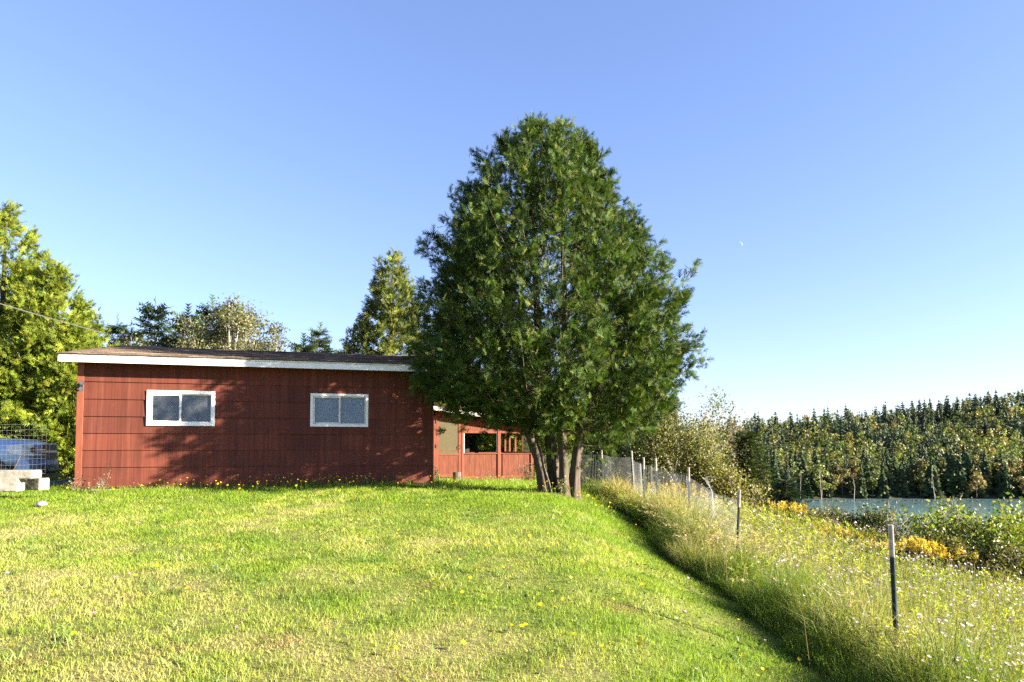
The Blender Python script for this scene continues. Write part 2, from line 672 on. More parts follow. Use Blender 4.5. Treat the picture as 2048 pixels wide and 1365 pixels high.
def leaflet(o, d, L, w, z0=0., z1=0.):
    """rhombus from o along unit 2d d"""
    d = np.array(d) / np.linalg.norm(d)
    n = np.array([-d[1], d[0]])
    o = np.array(o)
    m = o + d * L * .5
    e = o + d * L
    return [(*o, z0), (*(m - n * w / 2), (z0 + z1) / 2), (*e, z1), (*(m + n * w / 2), (z0 + z1) / 2)]


def make_spray(pairs=4, w=.05, open_=.62, curl=-.12, seed=1):
    """flat cedar frond: thin tapering leaflets along a stem, a little out of plane"""
    r = np.random.default_rng(seed)
    V, T = [], []
    for i in range(pairs):
        t = .06 + .80 * i / pairs
        for s in (-1, 1):
            L = (.62 - .34 * t) * r.uniform(.8, 1.15)
            a = open_ + r.normal() * .10
            tt = t + (.04 if s > 0 else 0)
            z = curl * tt * tt
            k = len(V)
            V += [(tt - w * .6, 0, z), (tt + w * 1.1, s * w * .3, z), (tt + L * math.cos(a), s * L * math.sin(a), z - .10 * L + r.normal() * .07)]
            T.append((k, k + 1, k + 2))
    k = len(V)
    V += [(0, -w * .5, 0), (0, w * .5, 0), (1.05, 0, curl)]
    T.append((k, k + 1, k + 2))
    return np.array(V), [np.array(T)]


SPRAY = make_spray(4, .105, .70)
SPRAY_LO = make_spray(3, .15, .72)


def make_twig(pairs=7, w=.055):
    V, T = [], []
    for i in range(pairs):
        t = .05 + .9 * i / pairs
        for s in (-1, 1):
            k = len(V)
            L = .26 * (1 - .5 * t) + .05
            V += [(t - w, 0, 0), (t + w, 0, 0), (t + L * .8, s * L, -.04 + .08 * ((i * 7) % 3 - 1))]
            T.append((k, k + 1, k + 2))
    k = len(V)
    V += [(0, -.02, 0), (0, .02, 0), (1.08, 0, 0)]
    T.append((k, k + 1, k + 2))
    return np.array(V), [np.array(T)]


TWIG = make_twig(5, .085)
LEAF = (np.array([(0, 0, 0), (.5, -.32, .05), (1, 0, 0), (.5, .32, .05)]), [np.array([[0, 1, 2, 3]])])
LEAF3 = (np.array([(0, 0, 0), (.45, -.28, .06), (.9, -.05, 0), (.5, .25, .05),
                   (.1, .2, .1), (.2, .75, .16), (.75, .9, .12), (.5, .45, .12),
                   (-.1, -.3, -.1), (.2, -.9, -.05), (.6, -1.0, -.12), (.3, -.5, -.1)]),
         [np.arange(12).reshape(3, 4)])


def vary(n, base, lum=.25, hue=.10, rng=RNG):
    base = np.asarray(base, float)
    k = 1 + lum * rng.normal(size=(n, 1))
    h = 1 + hue * rng.normal(size=(n, 3))
    return np.clip(base * np.clip(k, .35, 1.9) * h, .004, .9)


def mixcols(n, cols, wts, rng=RNG):
    i = rng.choice(len(cols), n, p=np.array(wts) / sum(wts))
    return np.array(cols)[i]


def cedar_crown(cx, cy, prof, K, S, size, cols, wts, rng, template=SPRAY, spread=.30, inner=.4, skew=None, lean=(0, 0)):
    """prof: list of (z, radius_left, radius_right); returns V, F, C and branch list"""
    prof = sorted(prof)
    pz = np.array([p[0] for p in prof]); pl = np.array([p[1] for p in prof]); pr = np.array([p[2] for p in prof])
    # sample heights by surface area
    zz = np.linspace(pz[0], pz[-1], 400)
    rr = (np.interp(zz, pz, pl) + np.interp(zz, pz, pr)) / 2 + .12
    cdf = np.cumsum(rr); cdf /= cdf[-1]
    tz = np.interp((np.arange(K) + rng.uniform(0, 1, K)) / K, cdf, zz)
    phi = (np.arange(K) * 2.39996 + rng.normal(0, .35, K))
    wl_ = .5 - .5 * np.cos(phi)
    R = np.interp(tz, pz, pr) * (1 - wl_) + np.interp(tz, pz, pl) * wl_
    R = R * rng.uniform(.78, 1.10, K) * np.where((rng.uniform(0, 1, K) < .15) & (tz > pz[0] + .3 * (pz[-1] - pz[0])), rng.uniform(1.03, 1.10, K), 1)
    tt = (tz - pz[0]) / (pz[-1] - pz[0])
    ux, uy = np.cos(phi), np.sin(phi)
    lx, ly = lean[0] * tt, lean[1] * tt
    tip = np.stack([cx + lx + R * ux, cy + ly + R * uy, tz], 1)
    rise = (.20 + .9 * tt ** 1.5) * np.maximum(R, .35)
    root = np.stack([cx + lx + .12 * R * ux, cy + ly + .12 * R * uy, tz - rise - .1], 1)
    bd = tip - root
    L = np.linalg.norm(bd, axis=1, keepdims=True)
    bdn = bd / L
    # clusters along each bough, sprays fanning out of each cluster
    G = max(4, S // 8)
    per = S // G
    s = inner + (1 - inner) * np.sqrt(rng.uniform(0, 1, (K, G)))
    wdt = spread * np.clip(.55 + .45 * (R / R.max()), .3, 1)[:, None] * (1.3 - 1.0 * (s - inner) / (1 - inner)) * rng.uniform(.75, 1.3, (K, 1))
    jit = rng.normal(size=(K, G, 3)) * wdt[:, :, None] * np.array([1, 1, 1.15])
    cen = root[:, None, :] + bd[:, None, :] * s[:, :, None] + jit
    cen[:, :, 2] += -.18 * np.sin(np.pi * s) * L
    cdir = norm(bdn[:, None, :] * .8 + norm(jit) * .6 + np.array([0, 0, .30]) + rng.normal(size=(K, G, 3)) * .3)
    pos = (cen[:, :, None, :] + cdir[:, :, None, :] * rng.uniform(-.4, .6, (K, G, per, 1)) * size * 1.1 + rng.normal(size=(K, G, per, 3)) * size * .30)
    dirs = cdir[:, :, None, :] + rng.normal(size=(K, G, per, 3)) * .5 + np.array([0, 0, -.08])
    S = G * per
    pos = pos.reshape(-1, 3); dirs = dirs.reshape(-1, 3)
    n = len(pos)
    roll = rng.normal(size=(n, 3)) * np.array([1, 1, .45])
    sc = size * rng.uniform(.65, 1.25, n)
    col = vary(n, mixcols(n, cols, wts, rng), .16, .06, rng)
    pl_ = np.repeat(1 + .22 * rng.normal(size=K * G), per)[:, None]  # random clump tone, partly imitating sunlit clumps
    col = np.clip(col * np.clip(pl_, .6, 1.5), .004, .9)
    V, Fs, C = stamp(template[0], template[1], pos, dirs, roll, sc, col)
    return V, Fs, C, (root, tip)


def branches_mb(root, tip, rng, r0=.03, every=1, col=None):
    mb = MB()
    for i in range(0, len(root), every):
        a, b = root[i], tip[i]
        L = np.linalg.norm(b - a)
        m = a + (b - a) * .55 - np.array([0, 0, .14 * L]) + rng.normal(size=3) * .04 * L
        mb.tube([a, m, a + (b - a) * .97], [r0 * (.4 + .25 * L), r0 * .5 * (.4 + .25 * L), .004], 4, cap=False)
    return mb


def leaf_crown(pos, size, cols, wts, rng, template=LEAF, flat=.5, droop=0.2):
    n = len(pos)
    dirs = rng.normal(size=(n, 3)) + np.array([0, 0, -droop])
    roll = rng.normal(size=(n, 3)) * np.array([1, 1, flat])
    col = vary(n, mixcols(n, cols, wts, rng), .2, .07, rng)
    return stamp(template[0], template[1], pos, dirs, roll, size * rng.uniform(.6, 1.3, n), col)


def grow(rng, base, top_h, spread, n_main, depth=3, lean=.5, r0=.06, up=.35):
    """woody skeleton: returns list of (pts, radii) and the twig points"""
    segs, tips = [], []

    def rec(p, d, L, r, lev):
        k = 4
        pts, rad = [p.copy()], [r]
        for i in range(k):
            d = d + rng.normal(size=3) * .16 + np.array([0, 0, up * .18])
            d = d / np.linalg.norm(d)
            p = p + d * L / k
            pts.append(p.copy()); rad.append(r * (1 - .55 * (i + 1) / k))
            if lev >= depth - 1:
                tips.append((p.copy(), d.copy()))
        segs.append((pts, rad))
        if lev < depth:
            for _ in range(rng.integers(2, 5)):
                j = rng.integers(1, k + 1)
                nd = d + rng.normal(size=3) * .62
                nd /= np.linalg.norm(nd)
                rec(np.array(pts[j]), nd, L * rng.uniform(.45, .72), rad[j] * .62, lev + 1)
    for i in range(n_main):
        ph = rng.uniform(0, 6.283)
        d = np.array([math.cos(ph) * lean * spread, math.sin(ph) * lean * spread, 1.0])
        rec(np.array(base, float) + np.array([math.cos(ph), math.sin(ph), 0]) * .08 * n_main ** .5, d / np.linalg.norm(d), top_h * rng.uniform(.42, .6), r0 * rng.uniform(.7, 1.1), 0)
    return segs, tips


def fit(P, base, height, width):
    """scale points about base so that they fill height and width"""
    P = np.asarray(P) - base
    zz = np.percentile(P[:, 2], 98)
    ww = np.percentile(np.hypot(P[:, 0], P[:, 1]), 94)
    return np.array([width / ww, width / ww, height / zz])


def broad_plant(name, label, cat, x, y, height, width, rng, n_main=4, leaves=2500, leaf=.07, cols=None, wts=None, bark='bark_pale',
                spread=.7, depth=3, r0=.05, jitter=.16, group=None, parts=('trunk', 'crown'), template=LEAF, up=.35, min_h=.0, flat=.5):
    z = Hs(x, y) - .04
    t = thing(name, label, cat, (x, y, z), 0, group)
    segs, tips = grow(rng, (0, 0, 0), height, spread, n_main, depth, .5, r0, up)
    tp = np.array([a for a, b in tips])
    sc = fit(tp, np.zeros(3), height * .97, width * .94)
    mb = MB()
    for pts, rad in segs:
        mb.tube(np.array(pts) * sc, np.maximum(rad, .004), 5 if rad[0] > .02 else 3, cap=False)
    so = mb.build(parts[0], MAT[bark], t)
    if n_main > 1:
        so['kind'] = 'stuff'
    tp = tp * sc
    keep = tp[tp[:, 2] > min_h * height]
    p = keep[rng.integers(0, len(keep), leaves)] + rng.normal(size=(leaves, 3)) * jitter
    p[:, 2] = np.maximum(p[:, 2], .03)
    V, Fs, C = leaf_crown(p, leaf, cols, wts, rng, template, flat)
    obj(parts[1], np_mesh(parts[1], V, Fs, C), MAT['broadleaf'], t)
    return t


def spruce_geo(rng, h, r, whorls, per, twigs, tw_len, cols, wts, droop=.25, ragged=.2, base_clear=.06):
    mb = MB()
    P, D, S = [], [], []
    for i in range(whorls):
        t = (i + rng.uniform(-.3, .3)) / whorls
        t = min(max(t, 0), .985)
        z = h * (base_clear + (1 - base_clear) * t)
        L0 = r * (1 - t) ** .85 + .03 * h * .3
        ph0 = rng.uniform(0, 6.28)
        m = max(3, int(per * (1 - .4 * t)))
        for k in range(m):
            ph = ph0 + 6.283 * k / m + rng.normal() * .15
            L = L0 * rng.uniform(1 - 2 * ragged, 1 + ragged * .6)
            o = np.array([math.cos(ph), math.sin(ph), 0.])
            slope = -droop + .75 * t
            ss = np.linspace(0.12, 1, max(2, int(twigs * (.35 + .65 * L / r))))
            pts = o[None] * (L * ss)[:, None]
            pts[:, 2] = z + slope * L * ss + .28 * L * ss ** 2
            side = np.array([-o[1], o[0], 0])
            for q, p in zip(ss, pts):
                for sgn in (-1, 1):
                    d = o * (.55 + .5 * q) + side * sgn * .75 + np.array([0, 0, -.05 + .25 * q])
                    P.append(p); D.append(d); S.append(tw_len * (1.15 - .5 * q) * rng.uniform(.7, 1.2))
            P.append(pts[-1] - o * .08 * L); D.append(o + np.array([0, 0, .3])); S.append(tw_len)
            mb.tube([(0, 0, z), pts[len(pts) // 2], pts[-1]], [.012 * h ** .5, .008 * h ** .5, .003], 3, cap=False)
    P.append((0, 0, h * .97)); D.append((0, 0, 1)); S.append(tw_len * 1.2)
    P, D, S = np.array(P), np.array(D), np.array(S)
    n = len(P)
    roll = np.array([0, 0, 1.0]) + rng.normal(size=(n, 3)) * .8
    col = vary(n, mixcols(n, cols, wts, rng), .18, .06, rng)
    V, Fs, C = stamp(TWIG[0], TWIG[1], P, D, roll, S, col)
    mb.tube([(0, 0, -.2), (0, 0, h * .5), (0, 0, h * .98)], [.018 * h, .011 * h, .004], 7, cap=False)
    return mb, np_mesh('crown', V, Fs, C)


def spruce(name, label, x, y, h, r, rng, whorls=22, per=8, twigs=7, tw=.3, cols=((.025, .05, .022), (.05, .075, .03)), wts=(2, 1), group=None, droop=.25, cat='tree'):
    t = thing(name, label, cat, (x, y, Hs(x, y) - .05), rng.uniform(0, 6.28), group)
    mb, cr = spruce_geo(rng, h, r, whorls, per, twigs, tw, cols, wts, droop)
    mb.build('trunk', MAT['bark_dark'], t)
    obj('crown', cr, MAT['needle'], t)
    return t




def dome_tree(name, label, cat, x, y, height, width, rng, lobes=40, per=300, leaf=.14, cols=None, wts=None, bark='bark_pale', r0=.12, zc=.62, lobe_r=.38, group=None, template=LEAF):
    """rounded broadleaf tree: limbs forking out to leafy lobes"""
    t = thing(name, label, cat, (x, y, Hs(x, y) - .05), 0, group)
    d = norm(rng.normal(size=(lobes, 3)) + np.array([0, 0, .35]))
    cen = np.array([0, 0, zc * height]) + d * np.array([width, width, (1 - zc) * height]) * rng.uniform(.35, .98, (lobes, 1))
    cen[:, 2] = np.maximum(cen[:, 2], .22 * height)
    mb = MB()
    fork = np.array([0, 0, .28 * height])
    mb.tube([(0, 0, -.2), fork * .5 + [.05, .03, 0], fork], [r0 * 1.3, r0, r0 * .9], 8, cap=False)
    for c_ in cen:
        m_ = fork + (c_ - fork) * .5 + rng.normal(size=3) * .12 * width + [0, 0, -.05 * height]
        mb.tube([fork, m_, c_, c_ + norm(c_ - fork) * lobe_r], [r0 * .42, r0 * .24, r0 * .12, .006], 4, cap=False)
        for _ in range(4):
            e = c_ + rng.normal(size=3) * lobe_r * .8
            mb.tube([m_ + (c_ - m_) * rng.uniform(.3, 1), (c_ + e) / 2 + rng.normal(size=3) * .05, e], [r0 * .12, r0 * .07, .005], 3, cap=False)
    mb.build('trunk', MAT[bark], t)
    n = lobes * per
    i = np.repeat(np.arange(lobes), per)
    p_ = cen[i] + rng.normal(size=(n, 3)) * lobe_r * rng.uniform(.6, 1.2, (lobes, 1))[i] * np.array([1, 1, .8])
    V, Fs, C = leaf_crown(p_, leaf, cols, wts, rng, template)
    C = C * np.repeat(np.clip(1 + .15 * rng.normal(size=lobes), .7, 1.4), per * len(template[0]))[:, None]
    obj('crown', np_mesh('crown', V, Fs, C), MAT['broadleaf'], t)
    return t

# ------------------------------------------------------------------ house
RZ = math.radians(15.0)
U2, V2 = np.array([math.cos(RZ), math.sin(RZ)]), np.array([-math.sin(RZ), math.cos(RZ)])
HX, HY = -8.04, 12.8
HZ = EYE - .70
W, DEP = 6.57, 7.3


def loc2w(x, y, ox=HX, oy=HY):
    return ox + U2[0] * x + V2[0] * y, oy + U2[1] * x + V2[1] * y


def build_house():
    hs = thing('house', 'low dark red cottage with striated siding, white fascia and brown shingle roof', 'house', (HX, HY, HZ), RZ)
    # core box
    mb = MB()
    wins = [(1.08, 2.28, 1.12, 1.79), (4.085, 5.225, 1.125, 1.79)]
    xs_ = sorted([-.10, W] + [a for w in wins for a in w[:2]])
    th = .12
    # front wall backing with real openings
    mb.box(-.09, wins[0][0], .003, th, -.05, 2.38)
    mb.box(wins[0][1], wins[1][0], .003, th, -.05, 2.38)
    mb.box(wins[1][1], W - .005, .003, th, -.05, 2.38)
    for x0, x1, z0, z1 in wins:
        mb.box(x0, x1, .003, th, -.05, z0)
        mb.box(x0, x1, .003, th, z1, 2.38)
    fw = mb.build('front_wall', MAT['red'], hs)
    mb = MB()
    mb.box(-.09, 0.03, th, DEP, -.05, 2.40)
    mb.build('end_wall', MAT['red'], hs)
    mb = MB()
    mb.box(W - .125, W - .005, th, DEP, -.05, 2.40)
    mb.build('end_wall', MAT['red'], hs)
    mb = MB()
    mb.box(.03, W - .125, DEP - .12, DEP, -.05, 2.32)
    mb.build('back_wall', MAT['red'], hs)
    mb = MB(); mb.box(.03, W - .125, th, DEP - .12, -.06, .06)
    mb.build('floor', MAT['inside_shade'], hs)
    for xx in (-.06, W - .06):
        mb = MB()
        mb.prism([(.1, 2.40), (DEP - .1, 2.40), (DEP - .1, 2.36), (3.2, 3.0), (.1, 2.46)][::1], 'x', xx - .03, xx + .03)
        mb.build('gable', MAT['red'], hs)
    mb = MB()
    mb.box(.0, W - .02, .02, .14, -.30, -.052)
    mb.build('foundation', MAT['concrete'], hs)
    # siding: lapped striated panels, each its own board, cut round the windows
    lines = [-.055, .325, .645, .965, 1.285, 1.61, 1.94, 2.385]
    rg = random.Random(4)
    for r in range(7):
        z0, z1 = lines[r], lines[r + 1]
        cuts = [0.0]
        x = (.61 if r % 2 else 1.22) + rg.uniform(-.25, .1)
        while x < W - .25:
            cuts.append(x); x += 1.22
        cuts.append(W)
        for a, b in zip(cuts[:-1], cuts[1:]):
            rects = [(a + .0004, b - .0004, z0, z1 + .004)]
            for wx0, wx1, wz0, wz1 in wins:
                nr = []
                for (p, q, s, t) in rects:
                    if q <= wx0 or p >= wx1 or t <= wz0 or s >= wz1:
                        nr.append((p, q, s, t)); continue
                    if p < wx0: nr.append((p, wx0, s, t))
                    if q > wx1: nr.append((wx1, q, s, t))
                    m0, m1 = max(p, wx0), min(q, wx1)
                    if s < wz0: nr.append((m0, m1, s, wz0))
                    if t > wz1: nr.append((m0, m1, wz1, t))
                rects = nr
            pm = MB()
            tl = rg.uniform(-.0015, .0015)
            for (p, q, s, t) in rects:
                if q - p < .01 or t - s < .01:
                    continue
                def yy(z):
                    return -(.006 + .020 * (z1 - z) / (z1 - z0)) + tl
                pm.hexa([(p, yy(s), s), (q, yy(s), s), (q, .0, s), (p, .0, s), (p, yy(t), t), (q, yy(t), t), (q, .0, t), (p, .0, t)])
            if pm.V:
                pm.build('siding_panel', MAT['red'], fw)
    # corner boards
    mb = MB(); mb.box(-.115, -.003, -.033, .003, -.06, 2.30)
    mb.build('corner_board', MAT['red_plain'], hs, bevel=.003)
    mb = MB(); mb.box(-.118, -.0915, .0035, .10, -.06, 2.30)
    mb.build('corner_board', MAT['red_plain'], hs, bevel=.003)
    mb = MB(); mb.box(W + .002, W + .025, -.024, .09, -.06, 2.30)
    mb.build('corner_board', MAT['red_plain'], hs, bevel=.003)
    # windows
    for i, (x0, x1, z0, z1) in enumerate(wins):
        mb = MB()
        tw = .055 if i == 0 else .045
        yo = -.046
        mb.box(x0 - .005, x1 + .005, yo, .02, z0 - .005, z0 + tw)
        mb.box(x0 - .005, x1 + .005, yo, .02, z1 - tw, z1 + .005)
        mb.box(x0 - .005, x0 + tw, yo, .02, z0 + tw, z1 - tw)
        mb.box(x1 - tw, x1 + .005, yo, .02, z0 + tw, z1 - tw)
        wt = mb.build('window', MAT['white'], hs)
        a0, a1, b0, b1 = x0 + tw, x1 - tw, z0 + tw, z1 - tw
        xm = (a0 + a1) / 2 - (.02 if i == 0 else 0)
        # sliding sash (left) in front, fixed sash (right) behind
        for (p, q, yf, k) in ((a0 + .001, xm + .018, -.026, .036), (xm - .016, a1 - .001, -.004, .022)):
            fb = MB()
            fb.box(p, q, yf, yf + .018, b0, b0 + k)
            fb.box(p, q, yf, yf + .018, b1 - k, b1)
            fb.box(p, p + k, yf, yf + .018, b0 + k, b1 - k)
            fb.box(q - k, q, yf, yf + .018, b0 + k, b1 - k)
            fb.build('sash', MAT['white'] if i == 0 else MAT['white_old'], wt, bevel=.003)
            gb = MB(); gb.box(p + k, q - k, yf + .006, yf + .010, b0 + k, b1 - k)
            gb.build('pane', MAT['glass'], wt)
        lb = MB(); lb.box(xm - .003, xm + .012, -.04, -.0265, (b0 + b1) / 2 - .03, (b0 + b1) / 2 + .03)
        lb.build('latch', MAT['white_old'], wt)
        cb = MB()
        n = 40
        xx = np.linspace(a0 - .03, a1 + .03, n)
        yy = .075 + .006 * np.sin(xx * 46) + .003 * np.sin(xx * 117)
        Vc = np.concatenate([np.stack([xx, yy, xx * 0 + b0 - .05], 1), np.stack([xx, yy, xx * 0 + b1 + .05], 1)])
        k = np.arange(n - 1)
        cb.add(Vc, np.stack([k, k + 1, k + 1 + n, k + n], 1))
        cb.add(Vc + np.array([0, .004, 0]), np.stack([k, k + n, k + 1 + n, k + 1], 1))
        cb.build('curtain', MAT['blind_dark' if i == 0 else 'blind_pale'], wt)
    # fascia, drip board, soffit
    ox, oy = .31, .37
    mb = MB(); mb.box(-ox, W + .3, -oy, -oy + .022, 2.262, 2.372)
    mb.build('fascia', MAT['white'], hs, bevel=.003)
    mb = MB(); mb.box(-ox - .004, W + .304, -oy - .012, -oy + .026, 2.374, 2.402)
    mb.build('drip_board', MAT['white_old'], hs, bevel=.002)
    mb = MB(); mb.box(-ox + .022, W + .278, -oy + .024, -.024, 2.303, 2.316)
    mb.build('soffit', MAT['soffit'], hs)
    # roof deck with a slightly sagging ridge
    zr, yr, ze = 3.055, 3.2, 2.412
    yb, zb = DEP + .35, 3.055 - (DEP + .35 - 3.2) * .176

    def sag(x):
        return -.035 * math.sin(math.pi * min(max((x + ox) / (W + .6), 0), 1)) + .012 * math.sin(x * 3.1)
    rf = MB()
    n = 14
    X = np.linspace(-ox, W + .3, n)
    prof = [(-oy - .02, ze - .004), (yr, zr - .012), (yb, zb - .012), (yb, zb - .05), (yr, zr - .09), (-oy + .03, ze - .008)]
    Vr = np.array([(x, p, z + (sag(x) if k in (1, 4) else 0)) for x in X for k, (p, z) in enumerate(prof)])
    Q = [(i * 6 + k, i * 6 + (k + 1) % 6, (i + 1) * 6 + (k + 1) % 6, (i + 1) * 6 + k) for i in range(n - 1) for k in range(6)]
    rf.add(Vr, np.array(Q))
    for e in (0, n - 1):
        rf.add(Vr[e * 6:e * 6 + 6], np.array([(0, 1, 4, 5), (1, 2, 3, 4)]))
    roof = rf.build('roof', MAT['soffit'], hs)
    # rake boards
    for x in (-ox - .02, W + .302):
        rb = MB()
        pr_ = [(-oy, ze - .05), (-oy, ze - .012), (yr, zr - .02), (yb, zb - .02), (yb, zb - .15), (yr, zr - .15)]
        for a, b, c_, d in (((-oy, ze - .14), (-oy, ze - .012), (yr, zr - .02), (yr, zr - .15)), ((yr, zr - .15), (yr, zr - .02), (yb, zb - .02), (yb, zb - .15))):
            P = [(x, *a), (x + .018, *a), (x + .018, *d), (x, *d), (x, *b), (x + .018, *b), (x + .018, *c_), (x, *c_)]
            rb.hexa(P)
        rb.build('rake_board', MAT['white_old'], hs)
    # shingle courses, front slope: each course a strip of tabs with uneven butts
    ncr = 25
    rg2 = np.random.default_rng(3)
    for i in range(ncr):
        t0, t1 = i / ncr, min(1.0, (i + 1.25) / ncr)
        sb = MB()
        x = -ox - .03 - (i % 2) * .15
        while x < W + .33:
            a, b = max(x, -ox - .03) + .002, min(x + .305, W + .33) - .002
            x += .305
            if b - a < .03:
                continue
            j = rg2.uniform(-.006, .006) - (.022 if i == 0 else 0)
            th_ = .011 + rg2.uniform(0, .007)
            P = []
            ya, yb2 = -oy - .02 + (yr + oy + .02) * t0 + j, -oy - .02 + (yr + oy + .02) * t1
            za, zb2 = ze + (zr - ze) * t0, ze + (zr - ze) * t1
            for dz in (0.0, 1.0):
                for (xx, y_, z_, tt) in ((a, ya, za, t0), (b, ya, za, t0), (b, yb2, zb2, t1), (a, yb2, zb2, t1)):
                    lift = (th_ + rg2.uniform(0, .004)) if tt == t0 else .004
                    P.append((xx, y_, z_ + sag(xx) * tt + (lift if dz else -.002)))
            sb.hexa(P)
        sb.build('shingle_course', MAT['shingle'], roof)
    sb = MB()
    k = np.linspace(-ox - .03, W + .33, 24)
    Vr = np.array([(x, yr + y_, zr + sag(x) + z_) for x in k for y_, z_ in ((-.13, -.012), (0, .022), (.13, -.012))])
    Q = [(i * 3 + a, i * 3 + a + 1, i * 3 + a + 4, i * 3 + a + 3) for i in range(23) for a in (0, 1)]
    sb.add(Vr, np.array(Q))
    sb.build('ridge_cap', MAT['shingle'], roof)
    sb = MB()
    sb.hexa([(-ox - .03, yr, zr - .01), (W + .33, yr, zr - .01), (W + .33, yb + .03, zb - .008), (-ox - .03, yb + .03, zb - .008),
             (-ox - .03, yr, zr + .008), (W + .33, yr, zr + .008), (W + .33, yb + .03, zb + .01), (-ox - .03, yb + .03, zb + .01)])
    sb.build('back_slope', MAT['shingle'], roof)
    return hs


build_house()

# floodlight on the corner board
fx, fy = loc2w(-.06, -.026)
fl = thing('floodlight', 'small black twin floodlight fixed to the left corner of the red house', 'light', (fx, fy, HZ + 1.86), RZ)
mb = MB(); mb.prism([(math.cos(a) * .045, math.sin(a) * .045) for a in np.linspace(0, 6.283, 13)[:-1]], 'y', -.03, .0)
mb.build('mounting_plate', MAT['black_plastic'], fl)
for s, zz in ((.05, .04), (.04, -.07)):
    mb = MB()
    mb.tube([(0, -.02, 0), (s * .4, -.06, zz * .6), (s, -.075, zz)], [.012, .012, .012], 6)
    mb.build('arm', MAT['black_plastic'], fl)
    mb = MB()
    mb.tube([(s - .01, -.05, zz), (s, -.09, zz), (s + .015, -.15, zz - .01), (s + .016, -.16, zz - .01)], [.02, .028, .042, .044], 10)
    mb.build('lamp_head', MAT['black_plastic'], fl)
    mb = MB()
    mb.tube([(s + .0161, -.1605, zz - .01), (s + .017, -.165, zz - .01)], [.038, .036], 10)
    mb.build('lens', MAT['steel_green'], fl)

# ------------------------------------------------------------------ screened porch behind the house
PX, PY = loc2w(W, 7.0)
PZ = EYE - .95          # porch floor


